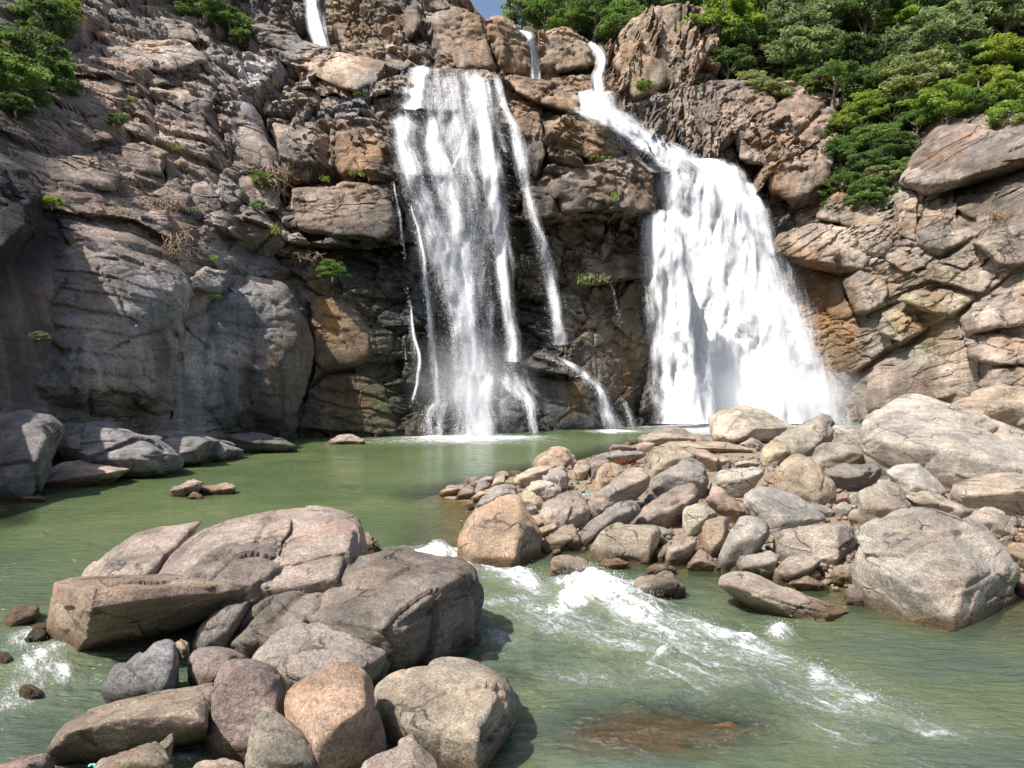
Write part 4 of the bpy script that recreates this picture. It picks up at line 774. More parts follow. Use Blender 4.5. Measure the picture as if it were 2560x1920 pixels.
R = [
 ('boulder', 'big orange block standing in the river at the head of the rapids', [(1146, 1380), (1152, 1342), (1162, 1303), (1190, 1278), (1195, 1266), (1238, 1260), (1250, 1244), (1282, 1238), (1300, 1241), (1324, 1315), (1342, 1330), (1352, 1362), (1349, 1377), (1315, 1386), (1285, 1398), (1265, 1404), (1190, 1392)], 'og', dict(n=6, amp=.55, sharp=18, ridge=[(1290, 1300, -.35), (1293, 1330, -.6), (1284, 1392, -.8), (1200, 1300, -.3), (1180, 1380, -.7), (1230, 1270, 0)])),
 ('rock', 'pale grey cone-shaped rock behind the big orange block', [(1197, 1262), (1210, 1244), (1240, 1219), (1265, 1209), (1288, 1217), (1300, 1243), (1250, 1268), (1205, 1270)], 'gr', {}),
 ('rock', 'low flat tan rock at the water end of the rock spit', [(1097, 1231), (1118, 1216), (1155, 1211), (1184, 1219), (1184, 1233), (1145, 1238)], 'tn', {}),
 ('stone', 'tan stone beside the flat rock at the tip of the spit', [(1139, 1243), (1148, 1226), (1165, 1221), (1185, 1223), (1183, 1241), (1165, 1247)], 'tn', {}),
 ('rock', 'dark grey leaning rock near the tip of the spit', [(1184, 1233), (1190, 1214), (1212, 1200), (1224, 1207), (1226, 1221), (1205, 1233), (1188, 1238)], 'dk', {}),
 ('rock', 'pale orange flat rock below the dark leaning rock', [(1177, 1246), (1195, 1231), (1238, 1219), (1240, 1233), (1210, 1248), (1190, 1252)], 'og', {}),
 ('stone', 'small wet stone in the water beside the big orange block', [(1165, 1263), (1170, 1249), (1183, 1251), (1186, 1269), (1175, 1273)], 'br', {}),
 ('rock', 'long low grey rock at the back of the spit tip', [(1164, 1216), (1200, 1196), (1230, 1189), (1236, 1203), (1210, 1213), (1185, 1219)], 'gr', {}),
 ('rock', 'mauve rounded rock at the back edge of the spit', [(1231, 1193), (1250, 1178), (1268, 1179), (1276, 1190), (1255, 1199), (1238, 1199)], 'pk', {}),
 ('stone', 'tan stone in front of the mauve rounded rock', [(1230, 1215), (1235, 1199), (1250, 1190), (1263, 1194), (1264, 1209), (1240, 1218)], 'tn', {}),
 ('stone', 'beige stone leaning on the long brown rock', [(1263, 1204), (1278, 1194), (1292, 1199), (1291, 1219), (1272, 1214)], 'tn', {}),
 ('boulder', 'tall rounded boulder with a bright orange flank at the back of the spit', [(1333, 1160), (1348, 1141), (1370, 1131), (1378, 1119), (1392, 1113), (1420, 1121), (1440, 1148), (1437, 1166), (1422, 1174), (1390, 1172), (1340, 1170)], (.44, .30, .20), dict(n=6, opts=dict(dome=True))),
 ('boulder', 'long brown rock sloping below the orange-flanked boulder', [(1289, 1191), (1308, 1179), (1335, 1162), (1390, 1164), (1380, 1180), (1357, 1205), (1315, 1214), (1292, 1218)], 'tn', dict(n=6)),
 ('boulder', 'angular grey rock in front of the orange-flanked boulder', [(1359, 1196), (1372, 1179), (1410, 1165), (1422, 1180), (1420, 1219), (1400, 1230), (1382, 1217), (1360, 1207)], 'gr', dict(sharp=18)),
 ('rock', 'brown rock with a dark underside behind the angular grey rock', [(1429, 1179), (1436, 1161), (1452, 1153), (1476, 1156), (1477, 1176), (1458, 1193), (1440, 1200)], 'tn', {}),
 ('rock', 'dark mauve rock beside the smooth yellow-orange dome', [(1474, 1164), (1490, 1151), (1515, 1145), (1527, 1155), (1500, 1172), (1485, 1196), (1475, 1187)], (.23, .18, .17), {}),
 ('boulder', 'long grey-brown rock along the back edge near the reddish plants', [(1472, 1156), (1495, 1139), (1528, 1126), (1605, 1126), (1612, 1140), (1570, 1150), (1550, 1162), (1525, 1158)], 'gr', {}),
 ('boulder', 'smooth yellow-orange dome among the grey rocks', [(1486, 1203), (1495, 1177), (1510, 1161), (1530, 1153), (1550, 1164), (1564, 1181), (1540, 1205), (1490, 1217)], (.50, .34, .21), dict(n=6, amp=.5, opts=dict(dome=True))),
 ('boulder', 'long flat pinkish-grey slab sloping down in the middle of the spit', [(1466, 1289), (1480, 1270), (1474, 1232), (1500, 1211), (1565, 1179), (1612, 1169), (1627, 1192), (1620, 1223), (1590, 1242), (1528, 1267), (1495, 1290), (1477, 1298)], (.36, .295, .25), dict(n=6, amp=.6, sharp=16, cracks=[([(1480, 1270), (1540, 1240), (1610, 1215)], 3, .08)])),
 ('boulder', 'pale grey boulder above the round yellow stone', [(1307, 1229), (1330, 1207), (1350, 1201), (1385, 1214), (1399, 1228), (1370, 1255), (1355, 1262), (1320, 1250)], 'pl', {}),
 ('rock', 'round yellow stone just behind the big orange block', [(1299, 1247), (1310, 1231), (1335, 1231), (1348, 1242), (1360, 1260), (1346, 1275), (1308, 1266)], 'yl', {}),
 ('stone', 'small squared grey stone below the round yellow stone', [(1305, 1269), (1340, 1262), (1345, 1279), (1320, 1288)], 'gr', {}),
 ('boulder', 'big brown boulder with an orange lower corner behind the orange block', [(1341, 1284), (1360, 1259), (1400, 1234), (1432, 1227), (1450, 1242), (1472, 1270), (1468, 1290), (1440, 1306), (1402, 1324), (1375, 1314), (1358, 1305)], (.34, .27, .22), dict(n=6, ridge=[(1374, 1268, -.3), (1374, 1300, -.65), (1402, 1320, -.7), (1410, 1275, -.45), (1460, 1280, -.3)])),
 ('rock', 'reddish-brown stone wedged under the brown boulder', [(1319, 1298), (1330, 1287), (1352, 1289), (1364, 1304), (1355, 1318), (1338, 1323)], 'rd', {}),
 ('rock', 'sausage-shaped orange stone beside the orange block', [(1339, 1333), (1350, 1324), (1385, 1308), (1397, 1318), (1389, 1329), (1350, 1346)], (.48, .33, .2), {}),
 ('boulder', 'fractured tan boulder at the water edge beside the sausage-shaped stone', [(1355, 1362), (1368, 1341), (1398, 1324), (1420, 1311), (1435, 1306), (1450, 1322), (1452, 1355), (1457, 1372), (1415, 1378), (1372, 1373)], 'tn', dict(n=6, amp=.7, sharp=16)),
 ('boulder', 'dark grey bean-shaped boulder slanting to the water', [(1446, 1333), (1470, 1304), (1540, 1259), (1575, 1251), (1594, 1262), (1600, 1282), (1567, 1307), (1520, 1325), (1502, 1347), (1482, 1365), (1452, 1363)], (.21, .19, .185), dict(n=6, amp=.6)),
 ('boulder', 'pale block with a square end at the water edge', [(1494, 1359), (1510, 1329), (1548, 1309), (1640, 1311), (1651, 1322), (1648, 1345), (1634, 1392), (1602, 1403), (1560, 1398), (1500, 1383), (1481, 1380), (1481, 1365)], (.42, .345, .255), dict(n=6, sharp=20, amp=.5, ridge=[(1516, 1334, -.5), (1630, 1331, -.55), (1618, 1400, -.75), (1510, 1380, -.6), (1645, 1340, -.2)])),
 ('boulder', 'dark brown rounded boulder standing out in the river', [(1374, 1407), (1382, 1387), (1400, 1383), (1428, 1387), (1465, 1409), (1489, 1430), (1489, 1442), (1458, 1455), (1415, 1446), (1382, 1433)], (.25, .185, .14), dict(n=6)),
 ('stone', 'thin flat stone behind the dark rounded boulder in the river', [(1368, 1392), (1385, 1374), (1400, 1370), (1406, 1383), (1384, 1392)], 'tn', {}),
 ('stone', 'low orange-brown stone awash in the shallow water', [(1501, 1409), (1515, 1395), (1552, 1395), (1574, 1408), (1550, 1422), (1512, 1425)], (.40, .27, .17), {}),
 ('rock', 'tan hump behind the wet angular rock in the river', [(1605, 1433), (1645, 1407), (1665, 1405), (1693, 1422), (1691, 1434), (1655, 1440)], 'tn', {}),
 ('rock', 'angular brown rock with a wet side beside the white water', [(1588, 1457), (1615, 1434), (1657, 1429), (1680, 1432), (1712, 1468), (1715, 1480), (1660, 1495), (1620, 1500), (1590, 1483)], (.30, .22, .16), dict(n=6, sharp=16)),
 ('boulder', 'long brown boulder with a dark underside beneath the dark layered boulder', [(1588, 1291), (1600, 1279), (1625, 1259), (1675, 1231), (1732, 1213), (1750, 1230), (1750, 1251), (1702, 1293), (1655, 1320), (1598, 1305)], (.29, .22, .18), dict(n=6)),
 ('boulder', 'dark grey layered boulder in the middle of the spit', [(1609, 1226), (1632, 1199), (1670, 1164), (1725, 1150), (1757, 1168), (1772, 1208), (1766, 1226), (1745, 1222), (1692, 1232), (1632, 1253), (1611, 1242)], (.23, .21, .20), dict(n=6)),
 ('rock', 'cleft brown and yellow rock above the dark layered boulder', [(1627, 1151), (1638, 1129), (1670, 1111), (1700, 1119), (1733, 1148), (1672, 1168), (1638, 1194)], (.31, .25, .17), {}),
 ('rock', 'brown rock with an orange belly under the long thin slab', [(1709, 1122), (1758, 1127), (1790, 1139), (1822, 1150), (1817, 1171), (1780, 1178), (1762, 1172), (1735, 1150)], 'tn', {}),
 ('boulder', 'long thin slab bridging the rocks with a black gap below', [(1644, 1116), (1670, 1104), (1800, 1103), (1893, 1121), (1889, 1132), (1842, 1127), (1765, 1132), (1700, 1124)], 'tn', dict(ext=0, sharp=16, amp=.6)),
 ('boulder', 'flat layered rock at the back against the green pool', [(1599, 1093), (1625, 1081), (1662, 1070), (1700, 1071), (1725, 1081), (1782, 1103), (1725, 1107), (1688, 1107), (1645, 1111), (1608, 1107)], (.27, .215, .16), dict(sharp=16)),
 ('boulder', 'roof-shaped grey boulder in front of the broad waterfall', [(1771, 1045), (1790, 1031), (1845, 1013), (1912, 1029), (1950, 1047), (1994, 1068), (1940, 1095), (1888, 1088), (1825, 1108), (1795, 1104), (1780, 1080)], (.37, .32, .25), dict(n=6, sharp=20, amp=.5, ext=.1, ridge=[(1862, 1050, -.45), (1885, 1072, -.6), (1835, 1100, -.6), (1900, 1075, -.5), (1800, 1090, -.4), (1960, 1066, -.1)])),
 ('boulder', 'rounded grey boulder touching the roof-shaped boulder', [(1903, 1126), (1930, 1097), (1985, 1071), (2015, 1047), (2045, 1036), (2073, 1046), (2092, 1082), (2090, 1099), (2047, 1127), (2022, 1146), (1975, 1138), (1930, 1137)], (.33, .29, .235), dict(n=6, opts=dict(dome=True))),
 ('rock', 'striped yellow rock under the rounded grey boulder', [(1904, 1146), (1910, 1119), (1935, 1097), (1960, 1104), (1977, 1130), (1945, 1150), (1922, 1166)], 'yl', {}),
 ('stone', 'small brown rock between the striped rock and the ochre boulder', [(1919, 1151), (1940, 1134), (1978, 1131), (1975, 1148), (1950, 1165)], 'br', {}),
 ('boulder', 'big smooth ochre boulder with a dark underside', [(1933, 1186), (1945, 1161), (1965, 1139), (1995, 1131), (2025, 1143), (2052, 1170), (2090, 1212), (2092, 1246), (2073, 1265), (2035, 1256), (2015, 1232), (1975, 1226), (1938, 1214)], (.45, .35, .225), dict(n=6, amp=.5, opts=dict(dome=True))),
 ('boulder', 'pale veined boulder between the dark and the ochre boulders', [(1784, 1201), (1800, 1181), (1828, 1169), (1875, 1166), (1909, 1174), (1902, 1191), (1877, 1221), (1838, 1242), (1810, 1222), (1783, 1214)], 'pl', dict(n=6)),
 ('rock', 'low tan rock behind the pale veined boulder', [(1821, 1166), (1860, 1149), (1885, 1151), (1899, 1162), (1850, 1171)], 'tn', {}),
 ('boulder', 'reddish pyramid-shaped rock in front of the pale veined boulder', [(1756, 1249), (1780, 1217), (1802, 1214), (1847, 1265), (1864, 1281), (1847, 1292), (1825, 1316), (1790, 1289)], (.44, .29, .21), dict(n=6, sharp=18)),
 ('boulder', 'grey block crossed by two white veins', [(1864, 1239), (1888, 1218), (1920, 1216), (1975, 1231), (2010, 1251), (2064, 1292), (2064, 1310), (1950, 1328), (1930, 1308), (1864, 1277)], (.38, .365, .335), dict(n=6, sharp=20, amp=.45, ridge=[(1872, 1246, -.35), (1952, 1302, -.7), (2058, 1296, -.35), (1950, 1322, -.65), (1900, 1230, .1)])),
 ('rock', 'small grey rock at the tail of the white-veined block', [(2017, 1259), (2040, 1256), (2086, 1278), (2072, 1293), (2038, 1282)], 'gr', {}),
 ('boulder', 'rounded cream stone above the dark-spotted stone', [(1709, 1283), (1720, 1267), (1740, 1259), (1775, 1269), (1790, 1285), (1762, 1308), (1720, 1340), (1711, 1322)], (.45, .40, .31), dict(n=6, amp=.6, opts=dict(dome=True))),
 ('boulder', 'egg-shaped brown stone with a dark purple patch', [(1754, 1321), (1765, 1304), (1798, 1289), (1818, 1291), (1824, 1310), (1817, 1351), (1781, 1391), (1765, 1378), (1756, 1350)], (.38, .27, .175), dict(n=6, amp=.5, opts=dict(dome=True))),
 ('boulder', 'tall pale boulder with a bent foot and shaded side', [(1793, 1393), (1818, 1354), (1840, 1297), (1852, 1284), (1892, 1284), (1924, 1310), (1927, 1336), (1902, 1353), (1862, 1386), (1852, 1400), (1825, 1432), (1803, 1413)], 'pl', dict(n=6, amp=.6)),
 ('boulder', 'grey-white lumpy boulder at the foot of the tall pale boulder', [(1844, 1413), (1860, 1387), (1925, 1371), (1952, 1390), (1944, 1409), (1927, 1445), (1905, 1452), (1848, 1434)], (.35, .32, .295), dict(n=6)),
 ('boulder', 'flat-topped tan boulder in front of the rectangular block', [(1936, 1413), (1975, 1391), (2030, 1384), (2058, 1397), (2050, 1414), (1992, 1454), (1968, 1457), (1938, 1443)], (.37, .295, .235), dict(n=6)),
 ('boulder', 'large rectangular rough block with a dark end', [(1935, 1373), (1938, 1329), (1975, 1318), (2092, 1309), (2152, 1319), (2153, 1336), (2124, 1362), (2122, 1388), (2092, 1404), (2060, 1404), (1990, 1392)], (.36, .305, .25), dict(n=6, sharp=22, amp=.45, ridge=[(2093, 1318, -.25), (2093, 1398, -.75), (1945, 1375, -.45), (1990, 1390, -.6), (1945, 1335, -.2)])),
 ('stone', 'flat pink stone lying against the rectangular block', [(1944, 1379), (1960, 1369), (2000, 1367), (2016, 1378), (1988, 1392), (1955, 1397)], 'pk', dict(Y=None)),
 ('rock', 'triangular tan rock at the water edge below the egg-shaped stone', [(1718, 1411), (1750, 1371), (1780, 1391), (1810, 1423), (1780, 1431), (1725, 1416)], 'tn', dict(sharp=18)),
 ('rock', 'angular brown rock at the water edge beside the sandy patch', [(1661, 1399), (1668, 1379), (1688, 1359), (1720, 1339), (1740, 1344), (1746, 1360), (1727, 1387), (1712, 1413), (1688, 1415)], (.33, .25, .2), dict(sharp=16)),
 ('stone', 'narrow upright stone beside the square-ended block', [(1639, 1401), (1642, 1374), (1672, 1354), (1679, 1362), (1664, 1394), (1650, 1405)], 'tn', {}),
 ('boulder', 'long low log-shaped slab along the river edge', [(1793, 1463), (1797, 1439), (1825, 1427), (1845, 1429), (1925, 1457), (2012, 1484), (2121, 1529), (2077, 1545), (2012, 1543), (1925, 1515), (1862, 1485), (1825, 1482)], (.38, .295, .245), dict(n=6, amp=.5, ridge=[(1830, 1462, -.35), (1925, 1488, -.45), (2012, 1518, -.55), (2075, 1538, -.6), (1900, 1465, -.1), (2000, 1497, -.15)], cracks=[([(1860, 1460), (1900, 1490), (2000, 1520), (2060, 1530)], 3, .05)])),
 ('rock', 'low tan rock in the brown shallows behind the log-shaped slab', [(1971, 1459), (2020, 1441), (2072, 1468), (2025, 1478)], 'tn', {}),
 ('stone', 'small squared stone above the brown shallows', [(2024, 1436), (2035, 1424), (2051, 1431), (2049, 1454), (2035, 1450)], (.40, .31, .21), {}),
 ('stone', 'dark stone in the shade of the rectangular block', [(2039, 1423), (2055, 1411), (2069, 1422), (2063, 1440)], 'dk', {}),
 ('rock', 'round ochre stone beside the biggest boulder of the spit', [(2081, 1441), (2088, 1417), (2102, 1408), (2125, 1414), (2142, 1440), (2137, 1465), (2115, 1466), (2090, 1459)], (.40, .31, .2), {}),
 ('rock', 'flat mauve rock in the shallows below the round ochre stone', [(2111, 1481), (2142, 1459), (2167, 1464), (2199, 1482), (2202, 1494), (2167, 1513), (2121, 1503)], (.38, .295, .27), {}),
 ('boulder', 'biggest pale grey boulder of the spit with a black undercut end', [(2120, 1369), (2137, 1347), (2167, 1323), (2220, 1296), (2294, 1270), (2352, 1272), (2417, 1298), (2470, 1326), (2520, 1373), (2544, 1410), (2548, 1435), (2535, 1452), (2520, 1485), (2440, 1515), (2364, 1529), (2344, 1524), (2247, 1494), (2147, 1464), (2140, 1435), (2118, 1410)], (.39, .345, .30), dict(n=7, amp=.5, sharp=18, ridge=[(2415, 1462, -.7), (2468, 1430, -.45), (2530, 1430, -.1), (2366, 1524, -.8), (2190, 1400, -.3), (2250, 1440, -.55), (2310, 1480, -.75), (2300, 1350, -.15), (2400, 1350, -.1)], cracks=[([(2390, 1345), (2405, 1315), (2300, 1320)], 4, .05), ([(2190, 1395), (2240, 1430), (2300, 1468)], 6, .1)])),
 ('rock', 'triangular brown rock in the water before the biggest spit boulder', [(2241, 1498), (2290, 1479), (2310, 1477), (2327, 1500), (2353, 1533), (2295, 1519), (2260, 1513)], (.33, .27, .235), {}),
 ('boulder', 'huge pale whale-backed boulder at the back of the spit', [(2146, 1081), (2157, 1057), (2207, 1031), (2245, 1001), (2262, 988), (2300, 988), (2345, 1004), (2407, 1027), (2507, 1064), (2640, 1115), (2640, 1195), (2560, 1185), (2477, 1209), (2397, 1209), (2332, 1189), (2307, 1172), (2202, 1172), (2192, 1138), (2147, 1090)], (.46, .41, .36), dict(n=7, amp=.4, sharp=16, ridge=[(2170, 1093, -.25), (2250, 1110, -.5), (2330, 1108, -.6), (2410, 1130, -.75), (2475, 1155, -.8), (2580, 1178, -.8), (2210, 1165, .0), (2332, 1183, -.15), (2470, 1204, -.3)])),
 ('boulder', 'dark rock marked with a white oval vein below the whale-backed boulder', [(2026, 1146), (2045, 1124), (2077, 1104), (2107, 1091), (2142, 1084), (2167, 1107), (2194, 1138), (2194, 1156), (2120, 1164), (2077, 1172), (2036, 1163)], (.28, .24, .20), dict(n=6)),
 ('rock', 'dark grey rock below the rock with the oval vein', [(2061, 1181), (2087, 1167), (2147, 1157), (2192, 1157), (2204, 1175), (2199, 1192), (2167, 1209), (2142, 1222), (2102, 1226), (2080, 1204)], 'dk', dict(n=6)),
 ('boulder', 'white squared block in front of the whale-backed boulder', [(2214, 1179), (2240, 1164), (2297, 1157), (2317, 1172), (2342, 1202), (2364, 1231), (2350, 1241), (2320, 1229), (2295, 1224), (2263, 1212)], (.55, .51, .46), dict(n=6, sharp=20, amp=.5, ridge=[(2245, 1195, -.3), (2297, 1172, 0), (2300, 1215, -.5), (2270, 1208, -.45), (2345, 1232, -.4)])),
 ('boulder', 'brown-grey boulder with a streaked side above the biggest spit boulder', [(2142, 1229), (2160, 1211), (2215, 1207), (2244, 1220), (2276, 1268), (2274, 1280), (2234, 1292), (2182, 1322), (2162, 1314), (2146, 1262)], (.34, .285, .235), dict(n=6, sharp=16)),
 ('stone', 'grey stone between the white block and the brown-grey boulder', [(2211, 1201), (2247, 1191), (2274, 1218), (2274, 1228), (2245, 1224)], 'gr', {}),
 ('boulder', 'long tan rock with a square end beside the wide tan boulder', [(2259, 1236), (2290, 1226), (2307, 1224), (2364, 1248), (2429, 1282), (2414, 1301), (2377, 1286), (2332, 1274), (2272, 1254)], (.41, .335, .25), dict(sharp=16)),
 ('boulder', 'wide tan boulder cut by the picture edge below the whale-backed boulder', [(2376, 1233), (2382, 1209), (2412, 1206), (2470, 1211), (2480, 1194), (2530, 1179), (2640, 1180), (2640, 1290), (2560, 1272), (2532, 1266), (2470, 1262), (2447, 1279), (2430, 1286), (2396, 1260)], (.42, .345, .265), dict(n=6, amp=.5)),
 ('boulder', 'upright rounded pinkish boulder behind the biggest spit boulder', [(2416, 1302), (2447, 1289), (2455, 1269), (2482, 1265), (2514, 1281), (2529, 1310), (2540, 1350), (2534, 1364), (2515, 1369), (2480, 1345)], (.42, .335, .265), dict(n=6)),
 ('rock', 'round orange stone at the picture edge behind the biggest spit boulder', [(2514, 1373), (2535, 1359), (2560, 1361), (2610, 1380), (2600, 1430), (2540, 1410)], (.48, .34, .2), {}),
 ('stone', 'small rounded beige stone beside the ochre boulder', [(2089, 1271), (2100, 1257), (2122, 1256), (2135, 1270), (2118, 1293), (2097, 1291)], 'pl', {}),
 ('stone', 'peach-coloured stone under the streaked brown-grey boulder', [(2119, 1299), (2127, 1277), (2145, 1269), (2164, 1310), (2149, 1326)], (.47, .36, .26), {}),
 ('stone', 'brown stone in the gap under the dark grey rock', [(2089, 1243), (2105, 1231), (2122, 1234), (2119, 1254), (2095, 1258)], 'rd', {}),
 ('stone', 'narrow pale stone beside the streaked brown-grey boulder', [(2121, 1236), (2142, 1231), (2149, 1268), (2137, 1274)], 'pl', {}),
 ('boulder', 'brown rocky ridge behind the whale-backed boulder', [(2384, 1016), (2432, 1009), (2470, 994), (2515, 963), (2537, 971), (2640, 1010), (2640, 1110), (2507, 1078), (2432, 1050)], (.30, .22, .155), dict(Y=40, d=4, n=6)),
 ('rock', 'weathered log-like rock at the back edge of the spit', [(1521, 1123), (1530, 1111), (1565, 1111), (1593, 1120), (1580, 1128), (1535, 1130)], 'br', {}),
 ('stone', 'pink stone beside the log-like rock', [(1594, 1116), (1612, 1104), (1641, 1110), (1617, 1131)], 'pk', {}),
 ('stone', 'mauve stone in the shade under the roof-shaped boulder', [(1849, 1111), (1882, 1094), (1909, 1110), (1903, 1128)], (.34, .265, .24), {}),
 ('rock', 'pale flat rock between the rounded grey and the whale-backed boulders', [(2087, 1073), (2110, 1065), (2147, 1080), (2143, 1098), (2090, 1101)], (.38, .34, .29), {}),
]
RK = []; CNAME = ['tan', 'pinkish', 'grey', 'pale', 'orange', 'reddish', 'yellow', 'dark grey', 'brown']
for nm, lb, o, c, kw in R:
    c = PAL[c] if isinstance(c, str) else c; c = tuple(.7 * a + .3 * e for a, e in zip(c, (.35, .295, .245)))
    ob = rock(nm, lb, nm, o, tuple(min(.6, 1.10 * q) for q in c), **kw)
    RK.append((ob.location.x, ob.location.y, re.split(r' (?:with|in|at|behind|below|beside|above|of|under|between|standing|marked|lying|sloping|near|against|touching|among|along|leaning|cut|crossed|bridging|slanting|wedged|just|out|before|awash|beneath|beside|on)\b', lb)[0]))

# loose stones filling the gaps, and the gravel itself
small = [rock_mesh([([(1280 + 60 * math.cos(a) * (1 + .2 * math.sin(3 * a + s)), 960 + 45 * math.sin(a)) for a in np.linspace(0, 6.28, 9)[:-1]], None)], 10, 0.4, 3, 9, 1.4, 0)[0] for s in range(6)]
sf = ico(3)[1]; pr = np.random.RandomState(3)
stone_meshes = []
for V in small:
    V = (V - V.mean(0)) / np.ptp(V[:, 0])
    stone_meshes.append(V)
def near_view(px, py): return (px > 1080) & (px < 2580)
cnt = 0; made = {}; used = set()
gcol = [PAL[k] for k in ('tn', 'pk', 'gr', 'pl', 'og', 'rd', 'yl')] + [(.24, .225, .215), (.35, .27, .2)]
for t in range(4000):
    if cnt >= 150: break
    px = pr.uniform(1120, 2580); py = pr.uniform(1100, 1490)
    Y = land(px, py); x = (px - 1280) / F * Y
    dd = float(pile_dist(x, Y)[0])
    if dd < -0.3 or Y > 60: continue
    s = pr.uniform(0.22, 0.75) * (1.0 if Y > 22 else 0.8); k = pr.randint(6); c = gcol[pr.randint(len(gcol))]
    best = min(RK, key=lambda q: (q[0] - x) ** 2 + (q[1] - Y) ** 2); ci = [g == c for g in gcol].index(True)
    lab = 'small ' + CNAME[ci] + ' stone in the gap beside the ' + best[2]
    if lab in used: continue
    used.add(lab)
    if k not in made:
        ob = mesh_np('stone', stone_meshes[k], sf, M_BOULDER); made[k] = ob.data
    else:
        ob = bpy.data.objects.new('stone', made[k]); COL.objects.link(ob)
    ob.location = (x, Y, max(float(pile_z(x, Y)[0]), -0.05) + 0.12 * s); ob.rotation_euler = (pr.uniform(-.5, .5), pr.uniform(-.5, .5), pr.uniform(0, 6.3))
    ob.scale = (s, s * pr.uniform(.7, 1.1), s * pr.uniform(.6, .95)); ob.color = (*c, 1)
    tag(ob, lab, 'stone', 'small stones between the rocks of the spit'); cnt += 1
pv, pf, off = [], [], 0
U1, F1 = ico(1)
for t in range(2600):
    px = pr.uniform(1150, 2570); py = pr.uniform(1110, 1480); Y = land(px, py); x = (px - 1280) / F * Y
    if Y > 45 or float(pile_dist(x, Y)[0]) < -0.1: continue
    s = pr.uniform(0.03, 0.11); V = U1 * np.array([s * pr.uniform(.8, 1.4), s * pr.uniform(.8, 1.4), s * .7]); V = V + np.array([x, Y, max(float(pile_z(x, Y)[0]), 0) + .02])
    pv.append(V); pf.append(F1 + off); off += len(V)
gv = mesh_np('gravel', np.concatenate(pv), np.concatenate(pf), M_GRAVEL); tag(gv, 'loose pebbles scattered between the rocks', 'gravel', kind='stuff')

# ------------------------------------------------------------------ river and pool
def rot_blobs(px, py, L, pw=1.0):
    r = np.zeros(np.shape(px))
    for x, y, a, b2, ang, s in L:
        c, sn = math.cos(math.radians(ang)), math.sin(math.radians(ang)); dx, dy = px - x, py - y
        r = np.maximum(r, s * np.exp(-((((dx * c + dy * sn) / a) ** 2 + ((-dx * sn + dy * c) / b2) ** 2)) ** pw))
    return r
FOAM = [(1075, 1392, 90, 14, 6, 1.0), (1150, 1400, 30, 16, 20, .9), (1230, 1440, 90, 16, 24, .62), (1330, 1470, 80, 18, 24, .6), (1500, 1492, 120, 32, 12, .95), (1440, 1520, 100, 22, 165, .85), (1560, 1478, 60, 18, 160, .9),
        (1600, 1545, 140, 30, 14, .68), (1240, 1520, 80, 18, 15, .5), (1400, 1580, 180, 30, 5, .42), (1640, 1510, 60, 16, 10, .65), (1780, 1590, 180, 40, 20, .5), (1960, 1585, 40, 18, 10, .72), (1870, 1610, 50, 18, 10, .65),
        (1660, 1655, 35, 18, 150, .7), (1700, 1700, 220, 30, 8, .36), (2060, 1690, 60, 22, 25, .62), (2170, 1752, 60, 16, 10, .58), (2340, 1838, 70, 12, 6, .52), (2100, 1840, 200, 40, 15, .28), (1500, 1700, 200, 40, 5, .26), (1240, 1600, 100, 30, 10, .40), (1290, 1455, 160, 30, 22, .62), (1700, 1580, 200, 44, 14, .52), (1900, 1640, 180, 50, 16, .46), (2120, 1725, 170, 50, 18, .40), (2300, 1815, 170, 40, 16, .36), (1560, 1620, 160, 26, 8, .5), (1780, 1690, 180, 26, 10, .46), (1150, 1470, 60, 40, 50, .5), (1700, 1620, 330, 60, 12, .40), (2150, 1760, 260, 60, 16, .36), (1350, 1540, 200, 50, 12, .45),
        (110, 1660, 100, 50, 155, .6), (40, 1720, 60, 30, 150, .5), (150, 1690, 50, 20, 150, .62), (60, 1600, 70, 40, 160, .5), (60, 1740, 90, 40, 160, .42), (200, 1700, 60, 20, 0, .3), (480, 1900, 60, 20, 0, .5),
        (1180, 1093, 170, 7, 0, 1.0), (1150, 1100, 220, 12, 0, .55), (1540, 1078, 60, 5, 0, .9), (1880, 1064, 260, 9, 0, 1.0), (1800, 1076, 220, 14, 0, .55), (600, 1133, 80, 3, -8, .5), (410, 1165, 60, 3, -8, .45), (560, 1145, 60, 3, -10, .4)]
WAVES = [(1090, 1385, 60, 12, 6, .26), (1500, 1490, 110, 24, 10, .46), (1440, 1505, 60, 16, 160, .3), (1600, 1520, 90, 20, 14, .24), (1750, 1570, 80, 16, 14, .16), (1330, 1455, 60, 14, 20, .18), (1960, 1585, 40, 14, 10, .12), (1870, 1610, 50, 14, 10, .12), (1660, 1655, 35, 14, 150, .14), (2060, 1690, 60, 18, 25, .10), (2180, 1750, 100, 18, 20, .08),
         (110, 1660, 90, 30, 155, .08), (1230, 1440, 90, 14, 24, .12)]
SHALLOW = [(1660, 1822, 330, 88, -3, 1.0), (1290, 1690, 70, 30, 20, .55), (10, 1285, 90, 45, 0, .9), (200, 1212, 170, 14, -12, .8), (130, 1850, 130, 80, 0, .45), (1560, 1408, 110, 30, 6, .7), (2080, 1480, 120, 36, 8, .85), (2260, 1515, 110, 20, 10, .7), (2540, 1600, 60, 60, 0, .35), (1130, 1275, 60, 40, 0, .35), (190, 1690, 60, 20, 0, .4), (500, 1240, 90, 14, 0, .5)]
nu, nv = 500, 300
pyr = np.concatenate([np.linspace(1046, 1150, 60, endpoint=False), np.linspace(1150, 1960, 215, endpoint=False), np.linspace(1960, 3200, 25)])
u = np.linspace(-900, 3460, nu); PX, PY = np.meshgrid(u, pyr); Yw = H * F / (PY - 960)
P = np.stack([(PX - 1280) / F * Yw, Yw, 0 * Yw], -1).reshape(-1, 3); px, py = PX.ravel(), PY.ravel()
wob = fbm(P * np.array([0.9, 1.3, 1]), 3, 41); wob2 = fbm(P * np.array([0.9, 1.3, 1]) + 50, 3, 43); sc = np.clip((py - 960) / 500, 0.1, 1.4)
